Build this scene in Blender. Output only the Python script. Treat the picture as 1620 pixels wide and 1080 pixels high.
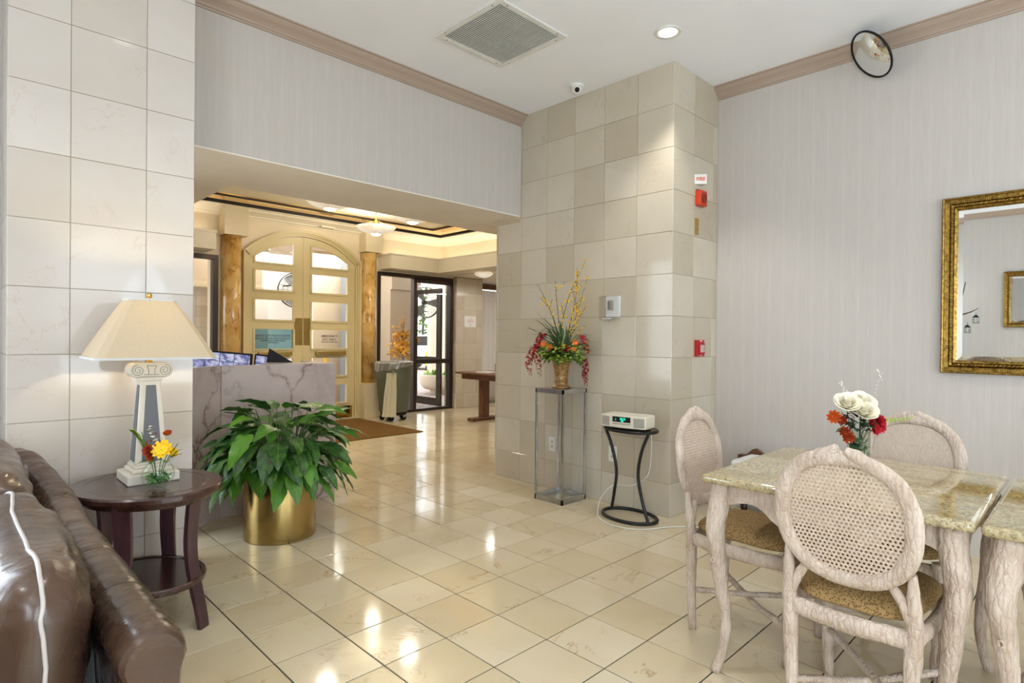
import bpy, math, random
from math import sin, cos, pi, radians as R
from mathutils import Vector, Matrix, noise as mnoise

random.seed(7)
scene = bpy.context.scene
for o in list(bpy.data.objects):
    bpy.data.objects.remove(o)
COL = scene.collection

# ------------------------------------------------------------------ camera
cd = bpy.data.cameras.new('camera')
cam = bpy.data.objects.new('camera', cd)
COL.objects.link(cam)
cd.sensor_width = 36.0
cd.lens = 922.147 / 1620 * 36
cd.clip_start = 0.05
cd.clip_end = 200
_r = Vector((0.70235, 0.711766, 0.0097)).normalized()
_b = Vector((0.711748, -0.702411, 0.0058)).normalized()
_u = _b.cross(_r).normalized()
_r = _u.cross(_b).normalized()
cam.matrix_world = Matrix(((_r.x, _u.x, _b.x, 0), (_r.y, _u.y, _b.y, 0), (_r.z, _u.z, _b.z, 1.28), (0, 0, 0, 1)))
scene.camera = cam

# ------------------------------------------------------------------ render look
vs = scene.view_settings
scene.display_settings.display_device = 'sRGB'
vs.view_transform = 'Standard'
vs.look = 'None'
vs.gamma = 1.0
vs.use_curve_mapping = False
vs.exposure = 0.1
cy = scene.cycles
cy.use_denoising = True
cy.max_bounces = 9
cy.diffuse_bounces = 4
cy.glossy_bounces = 5
cy.transmission_bounces = 8
cy.transparent_max_bounces = 24
cy.caustics_reflective = False
cy.caustics_refractive = False
cy.sample_clamp_indirect = 4.0
cy.blur_glossy = 0.6

# ------------------------------------------------------------------ world: even bright daylight sky
w = bpy.data.worlds.new('world')
scene.world = w
w.use_nodes = True
bg = w.node_tree.nodes['Background']
bg.inputs[0].default_value = (0.84, 0.92, 1.0, 1)
bg.inputs[1].default_value = 5.0


def light(name, kind, loc, rot, power, color, size=None, size_y=None, spot=None, blend=0.5, radius=None, spread=None):
    d = bpy.data.lights.new(name, kind)
    o = bpy.data.objects.new(name, d)
    COL.objects.link(o)
    o.location = loc
    o.rotation_euler = rot
    d.energy = power
    d.color = color
    if kind == 'AREA':
        d.shape = 'RECTANGLE'
        d.size = size
        d.size_y = size_y or size
        if spread:
            d.spread = spread
    if spot:
        d.spot_size = spot
        d.spot_blend = blend
    if radius is not None:
        d.shadow_soft_size = radius
    return o


DAY = (0.69, 0.85, 1.0)
sun = light('sun', 'SUN', (0, 0, 12), (0, 0, 0), 6.0, (1.0, 0.96, 0.9))
sun.data.angle = R(0.8)
sun.rotation_euler = Vector((0.55, -0.60, 0.80)).to_track_quat('Z', 'Y').to_euler()
WARM = (1.0, 0.90, 0.74)
NEUT = (1.0, 0.98, 0.95)
# daylight entering by the two curtained windows of the wall behind the dining tables' right (x = 4)
light('window_daylight_east', 'AREA', (4.13, 2.35, 1.55), (0, R(118), 0), 86, DAY, 2.3, 2.2)
light('window_daylight_east_near', 'AREA', (4.13, -0.6, 1.55), (0, R(118), 0), 86, DAY, 2.3, 2.2)
# daylight by the window on the sofa's side plus fill light at an added window behind the camera
light('window_daylight_west', 'AREA', (-3.83, -1.35, 1.5), (0, R(-102), 0), 75, DAY, 2.0, 1.9)
light('added_fill_south', 'AREA', (1.6, -2.73, 1.6), (R(116), 0, 0), 75, DAY, 2.6, 2.1)

# ------------------------------------------------------------------ materials


def S(r, g=None, b=None):
    if g is None:
        g = b = r
    def f(c):
        c /= 255.0
        return c / 12.92 if c <= 0.04045 else ((c + 0.055) / 1.055) ** 2.4
    return (f(r), f(g), f(b), 1.0)


class NT:
    def __init__(s, name, color=(0.8, 0.8, 0.8, 1), rough=0.5, metal=0.0, spec=0.5, **kw):
        s.m = bpy.data.materials.new(name)
        s.m.use_nodes = True
        s.t = s.m.node_tree
        s.b = s.t.nodes['Principled BSDF']
        s.set('Base Color', color)
        s.set('Roughness', rough)
        s.set('Metallic', metal)
        s.set('Specular IOR Level', spec)
        for k, v in kw.items():
            s.set(k.replace('_', ' '), v)

    def set(s, k, v):
        i = s.b.inputs[k]
        if isinstance(v, bpy.types.NodeSocket):
            s.t.links.new(v, i)
        else:
            i.default_value = v

    def n(s, typ, **kw):
        nd = s.t.nodes.new('ShaderNode' + typ)
        for k, v in kw.items():
            setattr(nd, k, v)
        return nd

    def plug(s, sock, v):
        if isinstance(v, bpy.types.NodeSocket):
            s.t.links.new(v, sock)
        else:
            sock.default_value = v

    def pos(s):
        return s.n('NewGeometry').outputs['Position']

    def objco(s):
        return s.n('TexCoord').outputs['Object']

    def rnd(s):
        return s.n('ObjectInfo').outputs['Random']

    def math(s, op, a, b=0.0, clamp=False):
        nd = s.n('Math', operation=op, use_clamp=clamp)
        s.plug(nd.inputs[0], a)
        s.plug(nd.inputs[1], b)
        return nd.outputs[0]

    def vmath(s, op, a, b=(0, 0, 0)):
        nd = s.n('VectorMath', operation=op)
        s.plug(nd.inputs[0], a)
        s.plug(nd.inputs[1], b)
        return nd.outputs[0]

    def offset(s, vec, amt=30.0):
        c = s.n('CombineXYZ')
        r = s.math('MULTIPLY', s.rnd(), amt)
        for i in range(3):
            s.t.links.new(r, c.inputs[i])
        return s.vmath('ADD', vec, c.outputs[0])

    def noise(s, vec, scale=5.0, detail=4.0, dist=0.0, rough=0.5):
        nd = s.n('TexNoise')
        s.plug(nd.inputs['Vector'], vec)
        nd.inputs['Scale'].default_value = scale
        nd.inputs['Detail'].default_value = detail
        nd.inputs['Distortion'].default_value = dist
        nd.inputs['Roughness'].default_value = rough
        return nd.outputs[0]

    def voro(s, vec, scale=5.0, feature='F1', rand=1.0):
        nd = s.n('TexVoronoi', feature=feature)
        s.plug(nd.inputs['Vector'], vec)
        nd.inputs['Scale'].default_value = scale
        nd.inputs['Randomness'].default_value = rand
        return nd.outputs[0]

    def ramp(s, fac, stops):
        nd = s.n('ValToRGB')
        e = nd.color_ramp.elements
        while len(e) < len(stops):
            e.new(0.5)
        for i, (p, c) in enumerate(stops):
            e[i].position = p
            if isinstance(c, (int, float)):
                c = (c, c, c, 1)
            e[i].color = c
        s.plug(nd.inputs[0], fac)
        return nd.outputs[0]

    def mix(s, fac, a, b, mode='MIX'):
        nd = s.n('Mix', data_type='RGBA', blend_type=mode)
        s.plug(nd.inputs[0], fac)
        s.plug(nd.inputs[6], a)
        s.plug(nd.inputs[7], b)
        return nd.outputs[2]

    def bump(s, h, strength=0.3, dist=0.01):
        nd = s.n('Bump')
        nd.inputs['Strength'].default_value = strength
        nd.inputs['Distance'].default_value = dist
        s.plug(nd.inputs['Height'], h)
        s.set('Normal', nd.outputs[0])

    def scale(s, vec, sc):
        return s.vmath('MULTIPLY', vec, sc)


def marble(name, base, tan, pale, vein, rough, veins=0.5, cloud=2.2, spec=0.5, vary=0.6, bump=0.0):
    n = NT(name, rough=rough, spec=spec)
    p = n.offset(n.pos(), 40.0)
    c = n.ramp(n.noise(p, cloud, 5, 0.8), [(0.3, base), (0.7, pale)])
    # whole-piece tone: some slabs cut darker, some paler
    tone = n.ramp(n.noise(n.offset((0.3, 0.7, 0.1), 91.0), 3.1, 0), [(0.38, 0.0), (0.64, 1.0)])
    c = n.mix(n.math('MULTIPLY', tone, vary), c, tan)
    v1 = n.ramp(n.math('ABSOLUTE', n.math('SUBTRACT', n.noise(p, 2.6, 6, 1.2, 0.62), 0.5)), [(0.0, 1.0), (0.012, 0.0)])
    gate = n.ramp(n.noise(n.vmath('ADD', p, (7, 3, 5)), 3.0, 2), [(0.5, 0.0), (0.62, 1.0)])
    c = n.mix(n.math('MULTIPLY', n.math('MULTIPLY', v1, gate), veins), c, vein)
    v2 = n.ramp(n.noise(n.vmath('ADD', p, (1, 9, 2)), 7.0, 8, 2.0, 0.7), [(0.62, 0.0), (0.75, 1.0)])
    c = n.mix(n.math('MULTIPLY', v2, veins * 0.8), c, tan)
    n.set('Base Color', c)
    if bump:
        n.bump(n.noise(p, 60, 3), bump, 0.002)
    return n.m


def paint(name, col, rough=0.6, var=0.03, bump=0.08, spec=0.3):
    n = NT(name, col, rough, spec=spec)
    p = n.pos()
    dark = tuple(x * (1 - var * 3) for x in col[:3]) + (1,)
    n.set('Base Color', n.mix(n.ramp(n.noise(p, 1.7, 5), [(0.35, 0.0), (0.7, 1.0)]), col, dark))
    n.bump(n.noise(p, 130, 3), bump, 0.002)
    return n.m


def wallpaper(name, col, c2):
    n = NT(name, col, 0.62, spec=0.25)
    p = n.pos()
    sx = n.n('SeparateXYZ')
    n.t.links.new(p, sx.inputs[0])
    u = n.math('ADD', sx.outputs[0], sx.outputs[1])
    cx = n.n('CombineXYZ')
    n.t.links.new(u, cx.inputs[0])
    n.t.links.new(n.math('MULTIPLY', sx.outputs[2], 0.05), cx.inputs[2])
    fine = n.noise(cx.outputs[0], 95, 2)
    broad = n.math('SINE', n.math('MULTIPLY', u, 2 * pi / 0.098))
    stripe = n.ramp(broad, [(0.70, 0.0), (0.86, 0.75)])
    c = n.mix(n.ramp(fine, [(0.3, 0.0), (0.7, 0.75)]), col, c2)
    c = n.mix(n.math('MULTIPLY', stripe, 0.30), c, tuple(min(1, x * 1.09) for x in col[:3]) + (1,))
    # faint old water stains
    st = n.ramp(n.noise(p, 1.3, 3, 0.5), [(0.64, 0.0), (0.74, 1.0)])
    c = n.mix(n.math('MULTIPLY', st, 0.10), c, S(196, 180, 140))
    n.set('Base Color', c)
    n.bump(n.noise(n.scale(p, (240, 240, 60)), 1.0, 2), 0.12, 0.001)
    return n.m


def wood(name, dark, mid, rough=0.3, along=(1.2, 14, 14), coat=0.0, spec=0.5):
    n = NT(name, dark, rough, spec=spec, Coat_Weight=coat)
    p = n.scale(n.objco(), along)
    f = n.noise(p, 3.0, 6, 0.6)
    n.set('Base Color', n.mix(n.ramp(f, [(0.3, 0.0), (0.7, 1.0)]), dark, mid))
    n.bump(f, 0.08, 0.002)
    return n.m


def metal(name, col, rough=0.25, brushed=False, var=0.0):
    n = NT(name, col, rough, 1.0)
    if brushed:
        n.set('Anisotropic', 0.6)
        n.set('Roughness', n.ramp(n.noise(n.scale(n.objco(), (90, 90, 1.0)), 4, 2), [(0.3, rough * 0.9), (0.7, rough * 1.12)]))
    if var:
        n.set('Base Color', n.mix(n.ramp(n.noise(n.objco(), 9, 5), [(0.4, 0.0), (0.65, 1.0)]), col, tuple(x * (1 - var) for x in col[:3]) + (1,)))
    return n.m


def plain(name, col, rough=0.5, m=0.0, spec=0.5, **kw):
    n = NT(name, col, rough, m, spec, **kw)
    n.set('Base Color', n.mix(n.ramp(n.noise(n.objco(), 14, 3), [(0.3, 0.0), (0.7, 1.0)]), col, tuple(x * 0.93 for x in col[:3]) + (1,)))
    return n.m


def thin_glass(name, tint=(1, 1, 1, 1), rough=0.0, ior=1.5, extra=0.0):
    m = bpy.data.materials.new(name)
    m.use_nodes = True
    t = m.node_tree
    t.nodes.clear()
    out = t.nodes.new('ShaderNodeOutputMaterial')
    mix = t.nodes.new('ShaderNodeMixShader')
    tr = t.nodes.new('ShaderNodeBsdfTransparent')
    gl = t.nodes.new('ShaderNodeBsdfGlossy')
    lw = t.nodes.new('ShaderNodeLayerWeight')
    lw.inputs[0].default_value = 0.5
    pw = t.nodes.new('ShaderNodeMath')
    pw.operation = 'POWER'
    pw.inputs[1].default_value = 4.5
    fr = t.nodes.new('ShaderNodeMath')
    fr.operation = 'MULTIPLY_ADD'
    fr.inputs[1].default_value = 0.85
    fr.inputs[2].default_value = 0.04 + extra
    t.links.new(lw.outputs['Facing'], pw.inputs[0])
    t.links.new(pw.outputs[0], fr.inputs[0])
    tr.inputs[0].default_value = tint
    gl.inputs['Roughness'].default_value = rough
    ad = t.nodes.new('ShaderNodeMath')
    ad.operation = 'ADD'
    ad.use_clamp = True
    ad.inputs[1].default_value = 0.0
    t.links.new(fr.outputs[0], ad.inputs[0])
    t.links.new(ad.outputs[0], mix.inputs[0])
    t.links.new(tr.outputs[0], mix.inputs[1])
    t.links.new(gl.outputs[0], mix.inputs[2])
    t.links.new(mix.outputs[0], out.inputs[0])
    return m


def glow(name, col, strength):
    n = NT(name, col, 0.5)
    n.set('Emission Color', col)
    n.set('Emission Strength', strength)
    return n.m


def foliage(name, dark, light_, rough=0.4, trans=0.0, veins=False, spec=0.4):
    n = NT(name, dark, rough, spec=spec)
    c = n.mix(n.ramp(n.rnd(), [(0.25, 0.0), (1.0, 1.0)]), dark, light_)
    c = n.mix(n.ramp(n.noise(n.objco(), 6, 3), [(0.4, 0.0), (0.7, 0.5)]), c, light_)
    if veins:
        o = n.n('SeparateXYZ')
        n.t.links.new(n.objco(), o.inputs[0])
        ax = n.math('ABSOLUTE', o.outputs[0])
        k = n.math('FRACT', n.math('MULTIPLY', n.math('SUBTRACT', o.outputs[1], n.math('MULTIPLY', ax, 1.1)), 13.0))
        v = n.ramp(k, [(0.0, 1.0), (0.14, 0.0), (0.9, 0.0), (1.0, 1.0)])
        rib = n.ramp(ax, [(0.004, 1.0), (0.012, 0.0)])
        vv = n.math('MAXIMUM', v, rib)
        c = n.mix(n.math('MULTIPLY', vv, 0.3), c, tuple(min(1, x * 2.0) for x in light_[:3]) + (1,))
        n.bump(vv, 0.5, 0.004)
    n.set('Base Color', c)
    if trans:
        n.set('Transmission Weight', 0.0)
        n.set('Subsurface Weight', trans)
        n.set('Subsurface Scale', 0.01)
    return n.m


MT = {}
MT['tile_wall'] = marble('tile_wall', S(194, 183, 163), S(176, 163, 140), S(203, 193, 175), S(150, 118, 80), 0.10, 0.28, 2.2, 0.5, 0.6)
MT['tile_pillar'] = marble('tile_pillar', S(196, 188, 180), S(186, 175, 162), S(205, 199, 192), S(170, 128, 92), 0.05, 0.28, 1.8, 0.32, 0.55)
MT['tile_floor'] = marble('tile_floor', S(203, 188, 156), S(184, 162, 122), S(210, 197, 170), S(150, 105, 55), 0.095, 0.6, 2.4, 0.55, 0.38)
MT['grout'] = paint('grout', S(142, 130, 108), 0.9)
MT['floor_grout'] = paint('floor_grout', S(38, 37, 35), 0.8)
MT['wallpaper'] = wallpaper('wallpaper', S(194, 187, 180), S(185, 179, 172))
MT['ceiling'] = paint('ceiling', S(243, 244, 248), 0.8, 0.015, 0.12)
MT['crown'] = paint('crown', S(170, 150, 134), 0.45, 0.01, 0.03, 0.4)
MT['lobby_wall'] = paint('lobby_wall', S(230, 214, 184), 0.6)
MT['lobby_trim'] = paint('lobby_trim', S(236, 227, 204), 0.45)
MT['soffit'] = paint('soffit', S(238, 230, 218), 0.6)
MT['door_paint'] = paint('door_paint', S(212, 196, 150), 0.38, 0.02, 0.03)
MT['cap_stone'] = marble('cap_stone', S(222, 208, 172), S(206, 188, 146), S(228, 216, 186), S(180, 140, 90), 0.25)
MT['bronze'] = metal('bronze', S(72, 64, 60), 0.42)
MT['brass'] = metal('brass', S(178, 154, 98), 0.24, True)
MT['brass_shiny'] = metal('brass_shiny', S(214, 176, 96), 0.14)
MT['chrome'] = metal('chrome', S(200, 200, 203), 0.2, False, 0.25)
MT['black_metal'] = NT('black_metal', S(26, 26, 28), 0.35, 0.3).m
MT['gold_mirror'] = metal('gold_mirror', S(232, 190, 110), 0.03)
MT['mirror'] = metal('mirror', S(236, 238, 238), 0.0)
MT['glass'] = thin_glass('glass')
MT['glass_clear'] = thin_glass('glass_clear', (0.93, 0.96, 0.94, 1), 0.0, 1.45)
MT['glass_blue'] = thin_glass('glass_blue', (0.44, 0.60, 0.64, 1), 0.02)
MT['white_plastic'] = plain('white_plastic', S(226, 226, 222), 0.4)
MT['black'] = plain('black', S(18, 18, 19), 0.6, spec=0.3)
MT['white_wall'] = paint('white_wall', S(238, 234, 226), 0.85)
MT['red_paint'] = plain('red_paint', S(176, 14, 22), 0.35)
MT['orange_red'] = plain('orange_red', S(196, 58, 20), 0.4)
MT['stucco'] = paint('stucco', S(216, 202, 180), 0.85, 0.03, 0.5)
MT['concrete'] = paint('concrete', S(176, 172, 166), 0.85, 0.04, 0.5)
MT['concrete_dark'] = paint('concrete_dark', S(120, 124, 126), 0.85, 0.04, 0.5)
MT['mahogany'] = wood('mahogany', S(48, 28, 24), S(74, 44, 36), 0.22, (1.0, 12, 12), 0.3)
MT['leg_wood'] = wood('leg_wood', S(58, 36, 40), S(84, 54, 60), 0.28, (8, 8, 1), 0.2)
MT['walnut'] = wood('walnut', S(76, 46, 30), S(118, 76, 48), 0.35, (10, 10, 1.5))


def m_bark():
    # whitewashed carved bark: overlapping gouge marks with brown left in the grooves
    n = NT('bark_wood', rough=0.6, spec=0.35)
    p = n.objco()
    wn = n.n('TexNoise')
    n.plug(wn.inputs['Vector'], n.scale(p, (14, 14, 14)))
    q = n.vmath('ADD', n.scale(p, (1, 1, 0.24)), n.scale(wn.outputs[1], (0.012, 0.012, 0.006)))
    d = n.voro(q, 66, 'DISTANCE_TO_EDGE', 0.95)
    f1 = n.voro(q, 66, 'F1', 0.95)
    base = n.mix(n.ramp(n.noise(p, 11, 4), [(0.3, 0.0), (0.7, 1.0)]), S(206, 190, 174), S(178, 158, 140))
    base = n.mix(n.ramp(n.noise(n.scale(p, (90, 90, 12)), 1, 3), [(0.45, 0.0), (0.8, 0.5)]), base, S(222, 210, 198))
    crack = n.ramp(d, [(0.0, 1.0), (0.075, 0.0)])
    gate = n.ramp(n.noise(p, 23, 2), [(0.42, 0.2), (0.62, 1.0)])
    n.set('Base Color', n.mix(n.math('MULTIPLY', crack, n.math('MULTIPLY', gate, 0.45)), base, S(150, 108, 74)))
    h = n.math('ADD', n.ramp(d, [(0.0, 0.0), (0.2, 1.0)]), n.math('MULTIPLY', f1, -1.2))
    n.bump(h, 0.48, 0.0045)
    return n.m


def m_leather():
    n = NT('leather', rough=0.3, spec=0.6)
    p = n.objco()
    wr = n.noise(n.scale(p, (13, 4, 3.5)), 1.5, 3, 0.7)
    c = n.mix(n.ramp(n.noise(p, 3, 4), [(0.3, 0.0), (0.7, 1.0)]), S(60, 43, 33), S(92, 69, 54))
    n.set('Base Color', c)
    n.set('Roughness', n.ramp(wr, [(0.3, 0.2), (0.7, 0.34)]))
    h = n.math('ADD', n.math('MULTIPLY', n.ramp(wr, [(0.3, 0.0), (0.72, 1.0)]), 1.0), n.math('MULTIPLY', n.voro(p, 240), 0.06))
    n.bump(h, 0.2, 0.007)
    return n.m


def m_seat():
    n = NT('seat_fabric', rough=0.85, spec=0.2)
    p = n.objco()
    s1 = n.ramp(n.voro(n.vmath('ADD', p, n.scale(n.n('TexNoise').outputs[1], (0.01, 0.01, 0.01))), 150, 'F1', 1.0), [(0.32, 1.0), (0.5, 0.0)])
    n.set('Base Color', n.mix(s1, S(154, 126, 82), S(108, 80, 46)))
    n.bump(s1, 0.25, 0.002)
    return n.m


def m_granite():
    n = NT('granite', rough=0.05, spec=0.6, Coat_Weight=0.3)
    p = n.pos()
    c = n.ramp(n.noise(p, 75, 6, 0.5, 0.7), [(0.34, S(108, 101, 88)), (0.46, S(170, 156, 120)), (0.60, S(200, 187, 152)), (0.8, S(162, 144, 102))])
    c = n.mix(n.ramp(n.noise(p, 9, 4, 0.6), [(0.4, 0.0), (0.7, 0.45)]), c, S(190, 172, 132))
    gold = n.ramp(n.noise(n.scale(p, (0.6, 4.0, 1)), 1.9, 4, 0.8), [(0.50, 0.0), (0.66, 0.7)])
    c = n.mix(gold, c, n.ramp(n.noise(p, 80, 5), [(0.35, S(112, 90, 48)), (0.65, S(186, 160, 96))]))
    dk = n.ramp(n.noise(n.scale(p, (1.2, 0.8, 1)), 95, 5, 1.0, 0.65), [(0.56, 0.0), (0.64, 0.9)])
    c = n.mix(dk, c, S(78, 76, 72))
    n.set('Base Color', c)
    return n.m


def m_pink():
    n = NT('pink_marble', rough=0.3, spec=0.5)
    p = n.pos()
    c = n.ramp(n.noise(p, 2.2, 6, 0.5), [(0.3, S(164, 148, 142)), (0.7, S(198, 183, 176))])
    c = n.mix(n.ramp(n.noise(p, 40, 4, 0.5, 0.7), [(0.5, 0.0), (0.8, 0.45)]), c, S(205, 190, 180))
    wn = n.n('TexNoise')
    n.plug(wn.inputs['Vector'], p)
    wn.inputs['Scale'].default_value = 2.6
    wn.inputs['Detail'].default_value = 8
    wn.inputs['Roughness'].default_value = 0.62
    q = n.vmath('ADD', n.scale(p, (1, 1.0, 0.8)), n.scale(wn.outputs[1], (0.55, 0.55, 0.55)))
    e = n.voro(q, 2.5, 'DISTANCE_TO_EDGE')
    v = n.ramp(e, [(0.0, 1.0), (0.03, 0.0)])
    v2 = n.ramp(e, [(0.0, 0.8), (0.09, 0.0)])
    gate = n.ramp(n.noise(p, 3.0, 3), [(0.38, 0.25), (0.55, 1.0)])
    c = n.mix(n.math('MULTIPLY', v2, n.math('MULTIPLY', gate, 0.75)), c, S(150, 120, 110))
    c = n.mix(n.math('MULTIPLY', v, n.math('MULTIPLY', gate, 0.85)), c, S(98, 78, 72))
    n.set('Base Color', c)
    n.bump(n.noise(p, 60, 3), 0.15, 0.002)
    return n.m


def m_gold_marble():
    n = NT('gold_marble', rough=0.14, spec=0.6, Coat_Weight=0.3)
    p = n.pos()
    c = n.ramp(n.noise(p, 3.0, 6, 1.0), [(0.28, S(186, 134, 62)), (0.45, S(216, 172, 98)), (0.65, S(232, 198, 130)), (0.85, S(204, 152, 76))])
    v = n.ramp(n.voro(n.vmath('ADD', n.scale(p, (1, 1, 0.7)), n.scale(n.n('TexNoise').outputs[1], (0.25, 0.25, 0.25))), 3.6, 'DISTANCE_TO_EDGE'), [(0.0, 1.0), (0.035, 0.0)])
    c = n.mix(n.math('MULTIPLY', v, 0.7), c, S(110, 60, 24))
    n.set('Base Color', c)
    return n.m


def m_cane():
    n = NT('cane', rough=0.6, spec=0.3)
    n.set('Base Color', n.mix(n.ramp(n.noise(n.scale(n.objco(), (200, 200, 40)), 1, 2), [(0.3, 0.0), (0.7, 1.0)]), S(204, 186, 168), S(182, 160, 140)))
    return n.m


def m_shade():
    n = NT('lamp_shade', S(236, 224, 196), 0.8, spec=0.1)
    p = n.objco()
    weave = n.noise(n.scale(p, (160, 160, 320)), 1.0, 2)
    n.set('Base Color', n.mix(n.ramp(weave, [(0.35, 0.0), (0.65, 1.0)]), S(232, 226, 212), S(216, 208, 190)))
    n.bump(weave, 0.2, 0.001)
    tr = n.n('BsdfTranslucent')
    tr.inputs[0].default_value = S(240, 222, 178)
    mx = n.n('MixShader')
    mx.inputs[0].default_value = 0.55
    out = n.t.nodes['Material Output']
    n.t.links.new(n.b.outputs[0], mx.inputs[1])
    n.t.links.new(tr.outputs[0], mx.inputs[2])
    n.t.links.new(mx.outputs[0], out.inputs[0])
    return n.m


def m_sheer(name, col, fac=0.6):
    n = NT(name, col, 0.8, spec=0.1)
    tr = n.n('BsdfTranslucent')
    tr.inputs[0].default_value = col
    mx = n.n('MixShader')
    mx.inputs[0].default_value = fac
    out = n.t.nodes['Material Output']
    n.t.links.new(n.b.outputs[0], mx.inputs[1])
    n.t.links.new(tr.outputs[0], mx.inputs[2])
    n.t.links.new(mx.outputs[0], out.inputs[0])
    return n.m


def m_alabaster():
    n = NT('alabaster', S(240, 232, 214), 0.3)
    p = n.objco()
    v = n.ramp(n.math('ABSOLUTE', n.math('SUBTRACT', n.noise(p, 4, 4, 1.5), 0.5)), [(0.0, 1.0), (0.05, 0.0)])
    c = n.mix(n.math('MULTIPLY', v, 0.55), S(246, 240, 224), S(196, 160, 100))
    n.set('Base Color', c)
    n.set('Emission Color', c)
    n.set('Emission Strength', 0.5)
    return n.m


def m_brick():
    n = NT('brick_paving', rough=0.8)
    b = n.n('TexBrick')
    n.t.links.new(n.pos(), b.inputs['Vector'])
    b.inputs['Color1'].default_value = S(150, 128, 116)
    b.inputs['Color2'].default_value = S(176, 152, 138)
    b.inputs['Mortar'].default_value = S(96, 88, 84)
    b.inputs['Scale'].default_value = 2.4
    b.inputs['Mortar Size'].default_value = 0.03
    n.set('Base Color', b.outputs[0])
    n.bump(b.outputs[1], -0.4, 0.01)
    return n.m


def m_mat():
    n = NT('mat_fibre', rough=0.95, spec=0.1)
    p = n.pos()
    f = n.noise(p, 260, 3)
    n.set('Base Color', n.mix(n.ramp(f, [(0.3, 0.0), (0.7, 1.0)]), S(78, 54, 22), S(120, 88, 42)))
    n.bump(f, 0.6, 0.006)
    return n.m


def m_gilt():
    n = NT('gilt', rough=0.3, metal=1.0)
    p = n.objco()
    n.set('Base Color', n.mix(n.ramp(n.noise(p, 60, 4), [(0.35, 0.0), (0.62, 1.0)]), S(112, 86, 40), S(172, 138, 70)))
    return n.m


def m_vase():
    n = NT('bronze_vase', rough=0.3, metal=0.3)
    p = n.objco()
    f = n.noise(p, 60, 5, 0.5, 0.7)
    n.set('Base Color', n.ramp(f, [(0.32, S(84, 56, 28)), (0.5, S(142, 106, 58)), (0.7, S(182, 146, 92))]))
    n.bump(f, 0.15, 0.002)
    return n.m


def m_screen():
    # a bank of security-camera views on the monitor: flat picture on a flat screen
    n = NT('cctv_screen', rough=0.2)
    p = n.objco()
    sc = n.scale(p, (9.0, 1.0, 12.0))
    fl = n.vmath('FLOOR', sc)
    a = n.n('TexWhiteNoise', noise_dimensions='3D')
    n.t.links.new(fl, a.inputs['Vector'])
    f = n.noise(n.vmath('ADD', n.scale(p, (1, 1, 1.4)), n.scale(a.outputs[1], (9, 9, 9))), 16, 4, 0.5, 0.6)
    c = n.ramp(f, [(0.3, S(44, 48, 92)), (0.45, S(120, 124, 184)), (0.58, S(196, 198, 232)), (0.72, S(240, 240, 250))])
    fr = n.vmath('FRACTION', sc)
    s = n.n('SeparateXYZ')
    n.t.links.new(fr, s.inputs[0])
    e = n.math('MINIMUM', s.outputs[0], s.outputs[2])
    c = n.mix(n.ramp(e, [(0.03, 1.0), (0.05, 0.0)]), c, S(30, 30, 50))
    n.set('Base Color', (0.01, 0.01, 0.01, 1))
    n.set('Emission Color', c)
    n.set('Emission Strength', 0.75)
    return n.m


MT['bark'] = m_bark()
MT['leather'] = m_leather()
MT['piping'] = plain('piping', S(190, 182, 178), 0.3)
MT['seat'] = m_seat()
MT['granite'] = m_granite()
MT['pink'] = m_pink()
MT['gold_marble'] = m_gold_marble()
MT['cane'] = m_cane()
MT['shade'] = m_shade()
MT['alabaster'] = m_alabaster()
MT['brick'] = m_brick()
MT['mat'] = m_mat()
MT['gilt'] = m_gilt()
MT['gilt_dark'] = metal('gilt_dark', S(112, 84, 36), 0.45)
MT['vase'] = m_vase()
MT['screen'] = m_screen()
MT['curtain'] = m_sheer('curtain', S(214, 204, 192), 0.10)
MT['sheer'] = m_sheer('sheer_curtain', S(238, 236, 232), 0.65)
MT['bag'] = m_sheer('bag_plastic', S(226, 220, 190), 0.35)
MT['leaf'] = foliage('leaf', S(16, 48, 26), S(84, 138, 36), 0.32, veins=True, spec=0.5)
MT['leaf_small'] = foliage('leaf_small', S(34, 74, 28), S(110, 150, 50), 0.45)
MT['grass_leaf'] = foliage('grass_leaf', S(52, 84, 44), S(96, 130, 66), 0.5)
MT['lime'] = foliage('lime', S(142, 168, 52), S(190, 204, 86), 0.6)
MT['stem'] = plain('stem', S(70, 96, 44), 0.6)
MT['twig'] = plain('twig', S(70, 54, 40), 0.7)
MT['yellow'] = foliage('yellow_petal', S(222, 168, 10), S(245, 200, 30), 0.55)
MT['orange'] = foliage('orange_petal', S(204, 84, 20), S(232, 120, 40), 0.55)
MT['rust'] = foliage('rust_petal', S(150, 50, 14), S(206, 92, 24), 0.6)
MT['crimson'] = foliage('crimson_petal', S(122, 8, 20), S(190, 22, 36), 0.55)
MT['white_petal'] = foliage('white_petal', S(238, 228, 200), S(252, 248, 236), 0.6)
MT['green_can'] = plain('green_can', S(94, 100, 84), 0.5)
MT['lamp_stone'] = plain('lamp_stone', S(220, 211, 194), 0.55)
MT['lamp_panel'] = plain('lamp_panel', S(98, 98, 102), 0.5)
MT['yellow_paint'] = plain('yellow_paint', S(228, 190, 30), 0.5)
MT['horn_dark'] = plain('horn_dark', S(90, 22, 14), 0.5)
MT['glass_guard'] = thin_glass('glass_guard', (0.99, 0.99, 0.99, 1), 0.05, 1.5, 0.02)
MT['liner'] = thin_glass('liner', (0.78, 0.78, 0.74, 1), 0.45, 1.4, 0.32)
MT['lamp_glow'] = glow('lamp_glow', (1.0, 0.95, 0.86, 1), 6.0)
MT['leaf_dark'] = foliage('leaf_dark', S(22, 50, 24), S(66, 104, 40), 0.45)
MT['hedge'] = foliage('hedge_leaf', S(60, 100, 40), S(130, 160, 80), 0.6)
MT['asphalt'] = paint('asphalt', S(170, 168, 164), 0.9)

# ------------------------------------------------------------------ mesh building


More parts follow.
